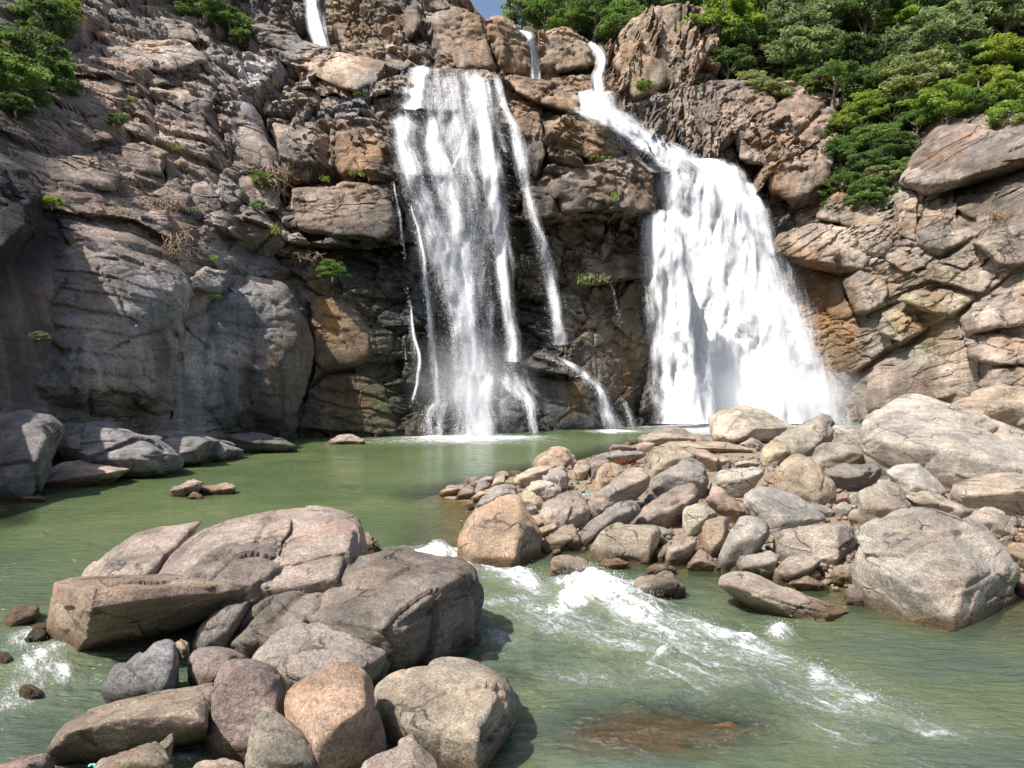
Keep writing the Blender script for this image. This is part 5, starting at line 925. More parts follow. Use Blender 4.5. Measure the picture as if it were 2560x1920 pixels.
foam = rot_blobs(px + wob * 26 * sc, py + wob2 * 16 * sc, FOAM, 0.9)
hgt = rot_blobs(px + wob * 18 * sc, py + wob2 * 9 * sc, WAVES)
turb = np.clip(rot_blobs(px, py, [(1500, 1600, 600, 170, 14, 1.0), (1100, 1400, 120, 40, 10, .8), (90, 1680, 140, 90, 0, .8), (2200, 1800, 300, 100, 15, .5)]), 0, 1)
calm = fbm(P * np.array([1.4, 2.6, 1]), 3, 47) * 0.016
chop = ridged(P * np.array([1.7, 2.6, 1]) + np.stack([wob, wob2, 0 * wob], -1) * 0.6, 4, 49)
P[:, 2] = hgt * (0.75 + 0.5 * ridged(P * np.array([2.2, 3.0, 1]), 3, 52)) + calm + turb * (0.105 * chop) + foam * 0.04 * ridged(P * 4.5, 3, 55)
pd = pile_dist(P[:, 0], P[:, 1])
dep = np.where(pd > -3, np.clip(-pd * 0.5, 0.05, 3), 3.0)
dep = np.minimum(dep, 1.4 - 1.3 * rot_blobs(px + wob * 20 * sc, py + wob2 * 12 * sc, SHALLOW, 1.7))
dep = np.where(foam > 0.5, np.maximum(dep, 1.2), dep)
water = mesh_np('water', P, grid_faces(nu, nv), M_WATER); tag(water, 'green river water', kind='structure')
attr(water, 'foam', foam); attr(water, 'depth', dep)
attr(water, 'fleck', np.clip(rot_blobs(px, py, [(150, 1420, 330, 130, 0, 1), (640, 1240, 240, 60, -15, 1), (1050, 1180, 260, 40, 0, .6), (900, 1250, 200, 60, 0, .7), (2150, 1540, 260, 60, 10, .9), (250, 1700, 120, 80, 0, .9)]), 0, 1))
xs = np.linspace(-70, 70, 120); ys = np.linspace(1.5, 100, 120); PX, PY = np.meshgrid(xs, ys)
bedz = -0.55 + 0.25 * fbm(np.stack([PX.ravel(), PY.ravel(), 0 * PX.ravel()], -1) * 0.6, 3, 14)
bed = mesh_np('river_bed', np.stack([PX.ravel(), PY.ravel(), bedz], -1), grid_faces(120, 120)[:, ::-1], M_BED); tag(bed, 'brown river bed under the water', kind='structure')
gp = np.array([[-300, -50, -1.5], [300, -50, -1.5], [300, 310, -1.5], [-300, 310, -1.5]], float)
grd = mesh_np('ground', gp, np.array([[0, 1, 2, 3]]), M_SOIL); tag(grd, 'ground sheet below the valley', kind='structure')
# flung drops over the breaking waves
def drops(name, P, sz, stretch, parent=None, label=None):
    T = np.array([[1, 0, -.5], [-.5, .87, -.5], [-.5, -.87, -.5], [0, 0, 1.]]); TF = np.array([[0, 2, 1], [0, 1, 3], [1, 2, 3], [2, 0, 3]])
    rs = np.random.RandomState(5); n = len(P); a = rs.uniform(0, 6.28, n); ca, sa = np.cos(a), np.sin(a)
    V = T[None].repeat(n, 0); x = V[..., 0] * ca[:, None] - V[..., 1] * sa[:, None]; y = V[..., 0] * sa[:, None] + V[..., 1] * ca[:, None]
    V = np.stack([x, y, V[..., 2] * stretch[:, None]], -1) * sz[:, None, None] + P[:, None]
    Fc = (TF[None] + 4 * np.arange(n)[:, None, None]).reshape(-1, 3)
    ob = mesh_np(name, V.reshape(-1, 3), Fc, M_DROP, parent=parent, smooth_sh=False)
    ob['kind'] = 'stuff'
    if label: ob['label'] = label
    return ob
b = NB('water_drops'); M_DROP = b.surf(b.n('BsdfDiffuse', {'Color': (0.9, 0.93, 0.96)}))
rs = np.random.RandomState(11); w = np.clip(foam * hgt, 0, None) * (Yw.ravel() < 25); w /= w.sum(); idx = rs.choice(len(P), 2600, p=w)
Q = P[idx] + np.stack([rs.normal(0, .06, 2600), rs.normal(0, .06, 2600), np.abs(rs.normal(0, .07, 2600))], -1)
sp = drops('spray', Q, rs.uniform(.0025, .0065, 2600), rs.uniform(.8, 1.6, 2600)); tag(sp, 'drops thrown up by the breaking rapids', 'spray')

# ------------------------------------------------------------------ waterfalls
def resample(path, step=6.0):
    A = np.array([p[:3] for p in path], float); s = np.concatenate([[0], np.cumsum(np.hypot(*np.diff(A[:, :2], axis=0).T))])
    n = max(8, int(s[-1] / step)); t = np.linspace(0, s[-1], n); C = np.stack([np.interp(t, s, A[:, k]) for k in range(3)], -1)
    for _ in range(4): C[1:-1] = 0.25 * C[:-2] + 0.5 * C[1:-1] + 0.25 * C[2:]
    return C
SS = [0]
def stream(parent, path, dens=0.7, off=1.0, Yf=cliffY, ndrop=300, follow=False, wob=1.0, spread=1.0, layers=1, flat=False):
    halo = [(p[0], p[1], p[2] * 1.75 + 3) for p in path]
    for L in range(-1, layers):
        src = halo if L < 0 else path; dn = dens * .74 if L < 0 else dens
        SS[0] += 1; sd = SS[0]; C = resample(src); nvv = len(C); nuu = int(np.clip(C[:, 2].max() / 3.0, 7, 44)); uu = np.linspace(-1, 1, nuu)
        PX = C[:, 0:1] + uu[None] * C[:, 2:3]; PY = np.repeat(C[:, 1:2], nuu, 1)
        Y = (Yf(PX * 0 + C[:, 0:1], PY) if flat else Yf(PX, PY)) - off - 0.5 - 0.5 * L
        if not follow:
            for r in range(1, nvv): Y[r] = np.minimum(Y[r], Y[r - 1] + 0.03)
        Q = unp(PX, PY, Y); W = Q.reshape(-1, 3) * np.array([0.9, 0.5, 0.22]) + sd * 7.7
        Q[..., 1] -= (fbm(W, 4, sd).reshape(nvv, nuu)) * 0.7 * wob
        Q[..., 0] += (vnoise(Q.reshape(-1, 3) * np.array([.4, .4, .5]) + sd, sd + 3).reshape(nvv, nuu)) * 0.18 * wob
        ob = mesh_np('stream', Q.reshape(-1, 3), grid_faces(nuu, nvv), M_FALL, parent=parent)
        mid = Q[:, nuu // 2]; vv = np.concatenate([[0], np.cumsum(np.linalg.norm(np.diff(mid, axis=0), axis=1))]); wid = C[:, 2] / F * Y.mean()
        UVu = uu[None] * wid[:, None] * 0.75 + wid.mean() * uu[None] * 0.25; UVv = np.repeat(vv[:, None], nuu, 1)
        uvl = ob.data.uv_layers.new(name='UVMap'); li = np.zeros(len(ob.data.loops), np.int32); ob.data.loops.foreach_get('vertex_index', li)
        uvl.data.foreach_set('uv', np.stack([UVu.ravel()[li], UVv.ravel()[li]], -1).astype(np.float32).ravel())
        fade = smooth(0, 0.05, np.linspace(0, 1, nvv)) if path[0][1] < 600 else smooth(-.05, 0.3, np.linspace(0, 1, nvv)); fe = 1 - np.abs(uu) ** 2.2
        attr(ob, 'dens', (dn * (0.45 + 0.55 * fe)[None] * fe[None] ** 0.5 * ((0.4 + 0.6 * fade) if path[0][1] < 600 else fade)[:, None]).ravel()); attr(ob, 'seed', np.full(nuu * nvv, sd * 1.0))
    if ndrop:
        r2 = np.random.RandomState(sd + 900); k = r2.randint(0, nvv, ndrop); g = r2.normal(0, 0.45 * spread, ndrop); i = np.clip(((np.clip(g, -1, 1) + 1) / 2 * (nuu - 1)).astype(int), 0, nuu - 1)
        B = Q[k, i].copy(); B[:, 0] += (g - np.clip(g, -1, 1)) * C[k, 2] / F * B[:, 1] + r2.normal(0, .08, ndrop); B[:, 1] -= np.abs(r2.normal(0, .35, ndrop)); B[:, 2] += r2.normal(0, .15, ndrop) - .4
        return B
    return np.zeros((0, 3))
def finish_fall(e, B, lo=.008, hi=.022):
    B = np.concatenate(B); r2 = np.random.RandomState(77)
    if len(B): drops('spray', B, r2.uniform(lo, hi, len(B)) * B[:, 1] / 62, r2.uniform(1.2, 3.5, len(B)), parent=e)
e = empty('waterfall', unp(1190, 1085, 59).tolist()); tag(e, 'lacy cascade of many white strands down the dark rock face', 'waterfall')
B = []
B.append(stream(e, [(1115, 166, 118), (1120, 280, 135), (1140, 450, 120), (1165, 650, 108), (1180, 800, 95), (1185, 930, 95)],   .45, .7, ndrop=5500, layers=1))
for path, dn, nd, of in [
    ([(1050, 163, 25), (1037, 225, 40), (1028, 272, 46)], .85, 700, 1.1), ([(1000, 272, 34), (1008, 350, 36), (1035, 440, 42), (1075, 540, 50), (1110, 650, 48), (1150, 800, 36), (1180, 935, 40)], .74, 2200, 1.4),
    ([(1075, 282, 22), (1090, 380, 34), (1118, 470, 40), (1148, 600, 46), (1165, 760, 36), (1190, 940, 42)], .78, 2200, 1.6), ([(1120, 172, 20), (1140, 230, 26), (1150, 300, 28), (1162, 420, 30), (1185, 460, 46), (1200, 560, 46), (1195, 700, 34), (1190, 800, 28)], .62, 1600, 1.3),
    ([(1188, 170, 30), (1200, 232, 34), (1212, 320, 28), (1226, 430, 27), (1240, 520, 25), (1255, 650, 20), (1270, 780, 17), (1286, 905, 17)], .86, 1800, 1.5),
    ([(1236, 178, 14), (1258, 260, 13), (1286, 330, 16), (1300, 372, 22), (1308, 440, 20), (1322, 482, 12), (1342, 560, 15), (1362, 640, 19), (1388, 740, 23), (1400, 862, 26)], .70, 1500, 1.5),
    ([(1090, 166, 16), (1098, 230, 14), (1105, 300, 16)], .55, 200, 1.0), ([(1160, 168, 14), (1172, 220, 12), (1180, 290, 16), (1150, 380, 10), (1135, 420, 8)], .6, 200, 1.1), ([(1215, 172, 12), (1228, 240, 10), (1240, 300, 12), (1262, 380, 10)], .55, 150, 1.0),
    ([(1028, 500, 4), (1044, 560, 6), (1060, 650, 7), (1074, 780, 8), (1085, 900, 9), (1095, 1005, 11)], .80, 600, 1.3), ([(983, 450, 4), (990, 500, 4), (1008, 580, 4), (1016, 640, 3)], .62, 80, 1.0),
    ([(1023, 712, 3), (1028, 800, 5), (1042, 880, 9), (1050, 960, 7), (1033, 1000, 4)], .75, 200, 1.2), ([(1012, 840, 3), (1018, 900, 4)], .6, 20, 1.1), ([(1130, 800, 7), (1140, 880, 9), (1145, 960, 12)], .62, 200, 1.5),
    ([(1195, 900, 60), (1190, 950, 75), (1180, 985, 78), (1182, 1010, 62), (1195, 1045, 56), (1196, 1088, 58)], .88, 2600, 3.0), ([(1275, 905, 24), (1282, 955, 44), (1300, 985, 38), (1325, 1010, 22), (1338, 1082, 10)], .74, 900, 2.6),
    ([(1100, 995, 22), (1075, 1015, 22), (1066, 1040, 16), (1070, 1086, 18)], .66, 400, 2.8), ([(1115, 985, 26), (1108, 1020, 24), (1100, 1050, 12), (1096, 1088, 16)], .72, 500, 2.8), ([(1240, 985, 10), (1262, 1000, 8), (1275, 1040, 6)], .6, 80, 3.0),
    ([(1352, 874, 7), (1400, 894, 13), (1450, 926, 17), (1490, 958, 13), (1505, 975, 12), (1520, 1030, 20), (1536, 1070, 28)], .82, 700, 2.2), ([(1552, 985, 4), (1570, 1030, 9), (1582, 1066, 12)], .66, 150, 1.2), ([(1530, 692, 2), (1540, 750, 4), (1546, 800, 4)], .66, 60, 0.9)]:
    B.append(stream(e, path, dn - .14, of, ndrop=int(nd * 0.9), follow=path[0][0] in (1352,)))
finish_fall(e, B)
e = empty('waterfall', unp(1850, 1058, 78).tolist()); tag(e, 'broad dense white waterfall thundering into the pool', 'waterfall')
B = []
for path, dn, nd, of, ly in [
    ([(1482, 222, 42), (1490, 255, 44), (1496, 285, 52)], .82, 400, 2.0, 1), ([(1492, 270, 54), (1545, 312, 52), (1610, 350, 50), (1670, 390, 60), (1725, 430, 78)], .98, 900, 3.2, 2),
    ([(1600, 342, 22), (1655, 385, 42), (1712, 430, 74), (1740, 500, 102), (1742, 560, 112), (1750, 650, 126), (1780, 780, 150), (1815, 900, 182), (1855, 1058, 220)], .92, 6000, 3.4, 2),
    ([(1770, 396, 50), (1795, 470, 60), (1815, 580, 66), (1835, 680, 96), (1845, 800, 135), (1858, 950, 165), (1868, 1060, 185)], 1.2, 7000, 5.0, 3),
    ([(1668, 525, 44), (1668, 620, 47), (1680, 700, 48), (1692, 850, 52), (1712, 1060, 58)], 1.1, 2600, 5.6, 2),
    ([(1868, 452, 12), (1888, 500, 24), (1908, 560, 22), (1928, 640, 18)], .62, 500, 1.2, 1), ([(1905, 640, 26), (1950, 760, 36), (2000, 890, 42), (2062, 1058, 56)], .78, 1800, 2.2, 1), ([(1850, 470, 16), (1880, 620, 40), (1920, 800, 60), (1980, 1058, 90)], .80, 2000, 3.0, 1)]:
    B.append(stream(e, path, dn, of, ndrop=int(nd * 0.8), layers=ly, follow=path[0][0] == 1492, flat=path[0][1] > 300))
finish_fall(e, B)
e = empty('waterfall', unp(808, 125, 94).tolist()); tag(e, 'thin white fall dropping behind the upper ledge', 'waterfall')
finish_fall(e, [stream(e, [(773, -40, 13), (785, 40, 15), (795, 80, 17), (808, 130, 15)], .95, 3.2, Yf=back_depth, ndrop=300, layers=2)])
e = empty('waterfall', unp(1338, 200, 94).tolist()); tag(e, 'narrow fall slipping through the notch below the patch of sky', 'waterfall')
finish_fall(e, [stream(e, [(1308, 76, 12), (1328, 90, 9), (1334, 130, 6), (1338, 204, 9)], .92, 4.2, Yf=back_depth, ndrop=120)])
e = empty('waterfall', unp(1500, 222, 94).tolist()); tag(e, 'small stepped fall between two brown boulders above the broad fall', 'waterfall')
finish_fall(e, [stream(e, [(1474, 104, 6), (1498, 130, 17), (1506, 165, 10), (1492, 195, 15), (1498, 226, 18)], .72, 4.6, Yf=back_depth, ndrop=300, layers=2)])
# airborne spray
def mist(px, py, Y, rx, ry, rz, k, label):
    V, Fc = ico(3); ob = mesh_np('mist', V, Fc, M_MIST); ob.location = unp(px, py, Y).tolist(); ob.scale = (rx, ry, rz); ob.color = (k, k, k, 1); tag(ob, label, 'mist', kind='stuff')
mist(1850, 790, 72.0, 9.5, 4.5, 14, .02, 'white cloud of spray in front of the broad waterfall')
mist(1930, 985, 72, 14, 5, 3.6, .19, 'low spray drifting over the pool below the broad waterfall')
mist(1180, 950, 57.0, 6.0, 2.6, 5.0, .16, 'spray at the foot of the lacy cascade')

# ------------------------------------------------------------------ trees and plants
def leaf_cloud(rs, n_clump, per, R, flat, leaf, drop=0.0):
    vs, off = [], 0
    C = []
    while len(C) < n_clump:
        p = rs.normal(0, 1, 3); p /= np.linalg.norm(p); r = rs.uniform(.35, 1.0) ** .6
        p = p * r * R
        if p[2] < -0.45 * R: continue
        C.append(p * np.array([1, 1, flat]))
    out = []
    for c in C:
        cr = R * rs.uniform(.16, .34); m = int(per * rs.uniform(.6, 1.3))
        q = rs.normal(0, 1, (m, 3)); q /= np.linalg.norm(q, axis=1, keepdims=True); q *= (rs.uniform(0.25, 1, (m, 1)) ** .5) * cr; q[:, 2] = np.where(q[:, 2] < 0, q[:, 2] * .35, q[:, 2] * .55) - drop * (q[:, 0] ** 2 + q[:, 1] ** 2) / cr
        out.append(q + c)
    Q = np.concatenate(out); m = len(Q)
    nrm = rs.normal(0, .55, (m, 3)) + np.array([0, 0, .9]); nrm /= np.linalg.norm(nrm, axis=1, keepdims=True)
    t = rs.normal(0, 1, (m, 3)); t -= (t * nrm).sum(1, keepdims=True) * nrm; t /= np.linalg.norm(t, axis=1, keepdims=True); bt = np.cross(nrm, t)
    L = (leaf * rs.uniform(.6, 1.4, m))[:, None]
    V = np.stack([Q - t * L, Q + bt * L * .45 + nrm * L * .12, Q + t * L, Q - bt * L * .45 + nrm * L * .12], 1).reshape(-1, 3)
    return V, np.arange(4 * m).reshape(-1, 4)
def tube(path, rad, ns=6):
    path = np.array(path, float); n = len(path); V = []
    for i in range(n):
        d = path[min(i + 1, n - 1)] - path[max(i - 1, 0)]; d /= np.linalg.norm(d) + 1e-9
        a = np.cross(d, [0.31, 0.9, 0.2]); a /= np.linalg.norm(a); b2 = np.cross(d, a)
        for k in range(ns): an = 6.2832 * k / ns; V.append(path[i] + rad[i] * (a * math.cos(an) + b2 * math.sin(an)))
    Fc = [[i * ns + k, i * ns + (k + 1) % ns, (i + 1) * ns + (k + 1) % ns, (i + 1) * ns + k] for i in range(n - 1) for k in range(ns)]
    return np.array(V), np.array(Fc)
def join(parts):
    V, Fc, o = [], [], 0
    for v, f in parts: V.append(v); Fc.append(f + o); o += len(v)
    return np.concatenate(V), np.concatenate(Fc)
rsT = np.random.RandomState(21)
CROWN, TRUNK = [], []
for k in range(6):
    V, Fc = leaf_cloud(rsT, [60, 46, 70, 38, 54, 64][k], 120, 1.0, [.8, .62, 1.0, .5, .9, .7][k], .058)
    ob = mesh_np('crown', V, Fc, M_LEAF, smooth_sh=False); CROWN.append(ob.data); bpy.data.objects.remove(ob)
    limbs = [tube([(0, 0, -2.2), (.05, .02, -1.2), (.0, .05, -.5), (.03, 0, .3)], [.075, .06, .045, .015])]
    for j in range(6):
        a = j * 1.05 + rsT.uniform(-.3, .3); r = rsT.uniform(.5, .8); z = rsT.uniform(-.15, .45); z0 = rsT.uniform(-.9, -.2)
        limbs.append(tube([(0.02, .03, z0), (r * .45 * math.cos(a), r * .45 * math.sin(a), z0 * .5 + z * .5 - .05), (r * math.cos(a), r * math.sin(a), z)], [.035, .024, .008], 5))
    V, Fc = join(limbs); ob = mesh_np('trunk', V, Fc, M_BARK); TRUNK.append(ob.data); bpy.data.objects.remove(ob)
TONE = dict(d=(.098, .155, .070), m=(.125, .20, .075), g=(.175, .225, .145), b=(.18, .26, .07), y=(.205, .255, .075), p=(.21, .235, .14), o=(.36, .15, .06), k=(.066, .108, .052))
def tree(px, py, r, tone, label, group=None, Y=None, name='tree', k=None, dz=0.0, cat='tree', flat=1.0, base=None):
    Yt = Y if Y else float(hill0(px, min(py + r * 0.8, 560))) - 1.5
    R = r / F * Yt; c = unp(px, py, Yt)[()] ; c = np.asarray(c); kk = rsT.randint(6) if k is None else k
    e = empty(name, (float(c[0]), float(c[1]), float(c[2] - 2.1 * R)))
    j = 1 + rsT.uniform(-.15, .15); col = tuple(x * j for x in TONE[tone])
    for nm, L in (('crown', CROWN), ('trunk' if name == 'tree' else 'stem', TRUNK)):
        ob = bpy.data.objects.new(nm, L[kk]); COL.objects.link(ob); ob.parent = e; ob.location = (0, 0, 2.1 * R); ob.scale = (R * 1.32, R * 1.15, R * flat * (1.18 if nm == 'crown' else (1.0 if name == 'tree' else .42)))
        ob.rotation_euler = (0, 0, rsT.uniform(0, 6.28)); ob.color = (*col, 1)
        rz = ob.rotation_euler.z
    e.children[1].rotation_euler.z = rz
    return tag(e, label, cat, group)
FG = 'trees of the wooded slope'
for px, py, r, tn, lb in [
    (1305, 30, 40, 'g', 'pale green tree at the edge of the patch of sky'), (1362, 30, 48, 'm', 'rounded green tree second from the patch of sky'), (1425, 62, 50, 'm', 'green tree above the boulder of the narrow fall'), (1490, 40, 62, 'd', 'dark tree behind the stepped fall'),
    (1560, 62, 52, 'm', 'green tree leaning over the stepped fall'), (1610, 10, 58, 'd', 'dark tree on the skyline above the brown dome'), (1690, 10, 55, 'd', 'dark tree between the brown dome and the bright tree'),
    (1790, 78, 88, 'b', 'big bright yellow-green tree above the brown dome'), (1690, 125, 46, 'b', 'small bright tree on the shoulder of the brown dome'), (1735, 155, 40, 'm', 'green bush tree below the big bright tree'), (1820, 160, 48, 'd', 'dark tree tucked under the big bright tree'),
    (1880, 110, 62, 'd', 'dark glossy tree beside the big bright tree'), (1930, 30, 70, 'k', 'very dark tree at the top behind the grey-green trees'), (1975, 75, 74, 'g', 'grey-green spreading tree high on the slope'), (2060, 45, 78, 'g', 'grey-green tree cut by the top edge'),
    (2045, 130, 84, 'g', 'large grey-green tree in the middle of the slope'), (1960, 135, 52, 'p', 'light olive tree left of the orange-leaved shrub'), (2085, 200, 66, 'd', 'dark tree behind the orange-leaved shrub'), (2040, 200, 26, 'o', 'shrub with orange leaves on the slope'), (2010, 190, 30, 'm', 'small green shrub touching the orange-leaved shrub'),
    (2165, 40, 76, 'k', 'very dark tree cut by the top edge beside the umbrella tree'), (2255, 58, 46, 'b', 'slim umbrella-crowned tree with a bare pale trunk'), (2160, 140, 70, 'k', 'very dark tree in the shade below the umbrella tree'), (2300, 10, 70, 'd', 'dark tree at the top above the umbrella tree'),
    (2215, 205, 68, 'd', 'dark leafy tree below the umbrella tree'), (2330, 130, 88, 'g', 'broad grey-green tree beside the umbrella tree'), (2420, 50, 92, 'g', 'tall grey-green tree cut by the top edge'), (2510, 40, 84, 'g', 'feathery grey-green tree in the top corner'),
    (2300, 215, 82, 'p', 'big olive-green tree in the middle of the lower slope'), (2395, 175, 70, 'd', 'dark tree between the olive and the yellow trees'), (2490, 150, 72, 'y', 'yellow-green tree near the picture edge'), (2445, 205, 60, 'y', 'lower yellow-green tree above the domed rock'),
    (2370, 270, 60, 'b', 'bright tree growing at the back of the domed rock'), (2545, 225, 62, 'y', 'yellow-green tree cut by the picture edge'), (2440, 265, 46, 'm', 'low green tree on top of the domed rock'), (2535, 300, 52, 'b', 'bright green shrub tree hanging over the domed rock'), (2500, 260, 44, 'm', 'small green tree above the hanging bright shrub'),
    (2235, 275, 52, 'b', 'bright green tree at the head of the bushy gully'), (2165, 262, 44, 'b', 'bright leafy shrub tree beside the slanted slab'), (2290, 300, 46, 'm', 'green tree on the far side of the bushy gully'), (2110, 308, 30, 'y', 'pale yellow-green shrub on the slanted slab'),
    (2180, 345, 52, 'm', 'green tree in the upper gully'), (2100, 380, 38, 'm', 'shrub leaning over the slab from the gully'), (2235, 375, 46, 'd', 'dark tree in the middle of the gully'), (2155, 410, 50, 'd', 'dark shrub tree low in the gully'), (2215, 440, 44, 'p', 'yellowish olive shrub low in the gully'),
    (2110, 455, 42, 'm', 'green shrub at the lower lip of the gully'), (2170, 490, 44, 'm', 'lowest green bush hanging from the gully'), (2260, 430, 34, 'm', 'green bush against the side of the domed rock'), (1870, 215, 42, 'p', 'pale dusty shrub on the rock below the dark glossy tree'), (1930, 235, 40, 'p', 'pale shrub beside the slanted slab top'),
    (1720, 200, 26, 'p', 'small dry shrub hanging on the brown dome')]:
    tree(px, py, r, tn, lb, FG, flat=rsT.uniform(.75, 1.0))
def cY(px, py, d): return float(cliffY(np.array([px * 1.0]), np.array([py * 1.0]))[0]) - d
for px, py, r, tn, lb, dd in [
    (75, 135, 74, 'd', 'dark bush in the upper corner of the cliff', 2.4), (25, 205, 84, 'm', 'green bush at the picture edge on the cliff', 2.0), (115, 200, 60, 'd', 'dark bush beside the edge bush on the cliff', 1.8), (110, 60, 60, 'd', 'dark leafy bush near the top of the cliff', 1.6), (165, 28, 36, 'y', 'yellow-tipped bush at the top of the cliff', 1.6), (40, 265, 36, 'd', 'low dark bush under the edge bush', 1.6),
    (510, 20, 52, 'd', 'dark bush on the cliff top near the thin fall', 2.0), (575, 50, 44, 'm', 'green bush hanging on the cliff top near the thin fall', 2.0), (600, 90, 22, 'm', 'small bush tip hanging below the cliff-top bushes', 1.6),
    (292, 300, 24, 'm', 'small green shrub in a cliff crack', 1.2), (330, 250, 12, 'y', 'tiny yellow shrub above the cliff crack', 1.0), (130, 505, 24, 'b', 'bright green shrub on the ledge above the smooth wall', 2.0), (655, 450, 24, 'm', 'green creeper among dry roots in the dark cleft', 1.6), (645, 515, 16, 'm', 'small green clump below the creeper', 1.4),
    (830, 680, 32, 'm', 'green shrub hanging on the dark wall', 2.2), 
    (540, 745, 14, 'm', 'fern clump under the mushroom-shaped rock', 2.0), (450, 820, 16, 'd', 'dark fern clump in the shaded cleft', 2.0), (98, 845, 18, 'g', 'grey-green shrub on the dark smooth wall', 3.4), 
    (895, 237, 9, 'm', 'tiny green bush on the ledge beside the cascade', 2.4), (1610, 215, 18, 'b', 'bright shrub on the flank of the brown dome', 2.0), ]:
    if lb: tree(px, py, r, tn, lb, None, Y=cY(px, py, dd), name='shrub', cat='shrub', flat=.9)
def grass(px, py, w, h, tone, label, dd, sd, n=60):
    r4 = np.random.RandomState(sd); Y = cY(px, py, dd); s = Y / F; c = unp(px, py, Y); V = []; Fc = []
    for i in range(n):
        b0 = np.array([r4.uniform(-w, w) * s, r4.uniform(-.5, .5), r4.uniform(-.5, .4) * h * s]); a = r4.uniform(0, 6.28); L = h * s * r4.uniform(.6, 1.3); d = np.array([math.cos(a), math.sin(a) - .5, 0]) * r4.uniform(.2, .8)
        q = np.array([math.sin(a), -math.cos(a), 0]) * .035 * s * 30; k = len(V)
        for t in (0, .5, 1.0): m = b0 + d * L * t * t + np.array([0, 0, 1]) * L * (t - .65 * t * t); V += [m - q * (1.05 - t), m + q * (1.05 - t)]
        Fc += [[k, k + 1, k + 3, k + 2], [k + 2, k + 3, k + 5, k + 4]]
    ob = mesh_np('grass_tuft', np.array(V) + c, np.array(Fc), M_LEAF, origin=c, smooth_sh=False); ob.color = (*TONE[tone], 1); tag(ob, label, 'grass')
for a in [(1472, 700, 30, 24, 'y', 'yellow hanging grass on the ledge between the falls', 4.0, 1), (1512, 698, 14, 20, 'p', 'short dry grass on the same ledge nearer the broad fall', 4.0, 2), (1537, 494, 9, 18, 'b', 'upright grass tuft on the rounded rock between the falls', 5.4, 3), (1500, 396, 26, 8, 'y', 'low grass along the seam of the rounded rock', 4.6, 4),
          (892, 436, 18, 10, 'y', 'grass tuft under the brown cube-shaped block', 3.0, 5), (812, 448, 10, 10, 'b', 'small green tuft by the shadowed recess', 2.4, 6), (436, 366, 6, 9, 'b', 'tiny bright tuft on the lit rock column', 2.0, 7), (535, 645, 8, 10, 'b', 'tiny bright tuft on the dark ledge', 2.0, 8), (490, 525, 24, 8, 'p', 'low dry grass among the broken rocks', 1.8, 9), (300, 525, 20, 9, 'p', 'dry grass beside the broken rocks', 1.8, 10), (690, 575, 10, 22, 'y', 'tall yellow grass on the tilted slab', 2.2, 11)]: grass(*a)
# undergrowth carpeting the slope
rs2 = np.random.RandomState(8); n = 15000
qx = rs2.uniform(1290, 2680, n); lo = np.interp(qx, [1290, 1350, 1520, 1560, 1640, 1720, 1800, 1900, 2000, 2100, 2200, 2300, 2450, 2680], [40, 60, 95, 40, 15, 60, 130, 190, 215, 240, 280, 300, 290, 285]); qy = -60 + (lo + 60) * rs2.uniform(0, 1, n)
g2 = rs2.uniform(0, 1, n) < .16; qx = np.where(g2, rs2.uniform(2050, 2290, n), qx); qy = np.where(g2, rs2.uniform(280, 520, n), qy)
Q = unp(qx, qy, hill0(qx, qy) - rs2.uniform(.2, 2.8, n)); nrm = rs2.normal(0, .5, (n, 3)) + np.array([0, -.3, .8]); nrm /= np.linalg.norm(nrm, axis=1, keepdims=True)
t = rs2.normal(0, 1, (n, 3)); t -= (t * nrm).sum(1, keepdims=True) * nrm; t /= np.linalg.norm(t, axis=1, keepdims=True); bt = np.cross(nrm, t); L = rs2.uniform(.22, .55, (n, 1))
V = np.stack([Q - t * L, Q + bt * L * .5, Q + t * L, Q - bt * L * .5], 1).reshape(-1, 3)
ug = mesh_np('undergrowth', V, np.arange(4 * n).reshape(-1, 4), M_LEAF, smooth_sh=False); ug.color = (.06, .10, .03, 1); tag(ug, 'dark leafy undergrowth between the trees of the slope', 'undergrowth', kind='stuff')
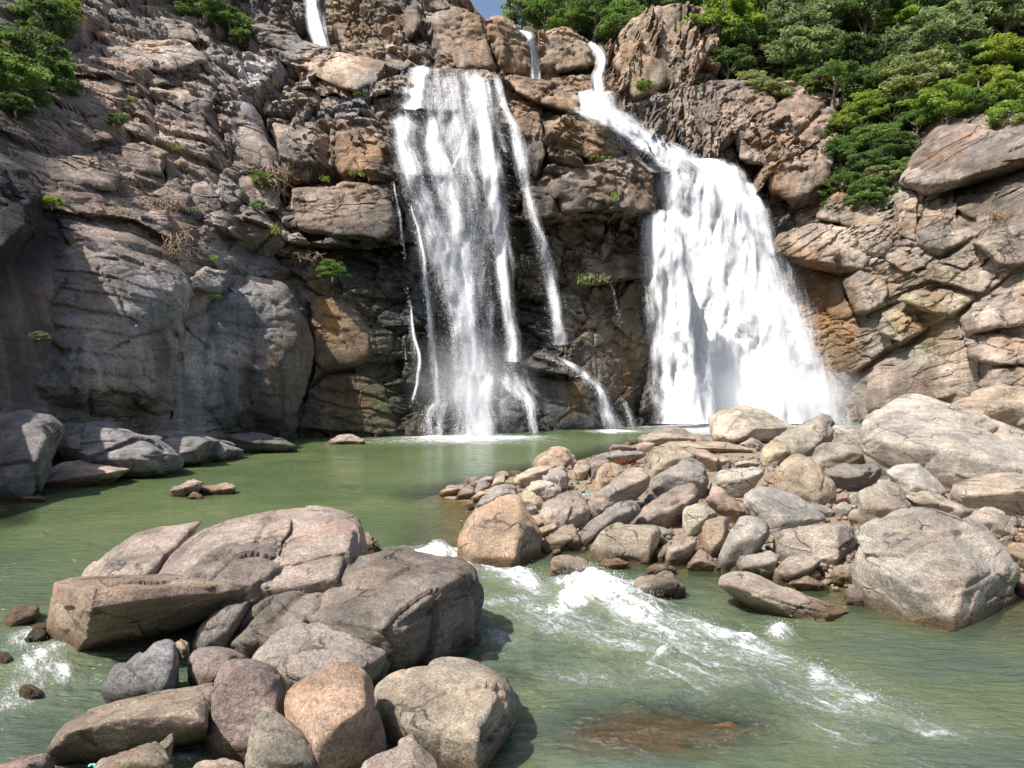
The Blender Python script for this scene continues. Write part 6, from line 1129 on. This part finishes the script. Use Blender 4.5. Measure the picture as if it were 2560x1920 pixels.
# tangles of dry roots
def roots(px, py, w, h, nn, label, dd, sd):
    r3 = np.random.RandomState(sd); Y = cY(px, py, dd); parts = []; c = unp(px, py, Y); s = Y / F
    for i in range(nn):
        a = np.array([r3.uniform(-w, w) * s, r3.uniform(-.4, .2), r3.uniform(0, h) * s]); pts = [a]
        d = np.array([r3.normal(0, .5), r3.normal(-.2, .2), -1.0])
        for k in range(6): d = d + r3.normal(0, .45, 3); d /= np.linalg.norm(d); pts.append(pts[-1] + d * h * s * .32)
        parts.append(tube(np.array(pts) + c, np.linspace(.035, .012, 7) * (Y / 50), 4))
    V, Fc = join(parts); ob = mesh_np('dry_roots', V, Fc, M_ROOT, origin=V.mean(0)); tag(ob, label, 'roots')
roots(440, 620, 38, 45, 34, 'big tangle of pale dry roots above the smooth wall', 2.2, 1); roots(425, 520, 30, 22, 22, 'thin dry roots on the broken ledge', 1.8, 2); roots(690, 440, 26, 40, 26, 'dry roots hanging in the dark cleft', 2.0, 3); roots(760, 645, 34, 16, 30, 'reddish mat of dry roots on the dark ledge', 2.4, 4); roots(2490, 545, 22, 24, 24, 'dry brown twigs in front of the rounded cavity', 5.5, 5)
# small plants and litter on the spit
rt = []
r3 = np.random.RandomState(6); c = unp(1570, 1160, land(1570, 1166)); ov, of = leaf_cloud(r3, 14, 26, .5, .5, .05); ob = mesh_np('reddish_plant', ov + c, of, M_LEAF, origin=c, smooth_sh=False); ob.color = (.20, .055, .025, 1); tag(ob, 'low reddish-leaved plant growing between the spit rocks', 'plant')
for px, py, lb in [(1612, 1150, 'thin dry grass stems rising beside the reddish plant'), (2205, 1150, 'crossed dry reed stems before the whale-backed boulder')]:
    Yp = land(px, py + 12); c = unp(px, py + 10, Yp - .3); parts = []
    for i in range(6):
        a = r3.uniform(-.6, .6) + (1.0 if 'reed' in lb else 0); h = r3.uniform(.5, 1.1) * (1.0 if 'grass' in lb else .9); b0 = c + np.array([r3.uniform(-.15, .15), 0, 0]); parts.append(tube([b0, b0 + np.array([math.sin(a) * h * .5, -.1, math.cos(a) * h * .5]), b0 + np.array([math.sin(a) * h, -.15, math.cos(a) * h * .95])], [.012, .010, .006], 4))
    V, Fc = join(parts); ob = mesh_np('dry_grass', V, Fc, M_ROOT, origin=c); tag(ob, lb, 'stems')
for px, py, Yp, w, lb in [(232, 1916, 6.55, .035, 'scrap of turquoise plastic at the lower edge beside the pale rock'), (1464, 1240, None, .10, 'scrap of pale turquoise plastic between the spit rocks')]:
    Yp = Yp or land(px, py) - .6; c = unp(px, py, Yp); gx, gy = np.meshgrid(np.linspace(-1, 1, 9), np.linspace(-1, 1, 9)); q = np.stack([gx.ravel() * w, gy.ravel() * w * .5, 0 * gx.ravel()], -1); q[:, 2] = w * .8 * fbm(q / w * 1.5, 3, 9) + w * .3; q[:, 0] += w * .3 * fbm(q / w + 5, 2, 3)
    top = q + c; bot = top - np.array([0, 0, w * .05]); n9 = 81; gf = grid_faces(9, 9); ob = mesh_np('plastic_scrap', np.concatenate([top, bot]), np.concatenate([gf, gf[:, ::-1] + n9]), M_SCRAP, origin=c); tag(ob, lb, 'litter')
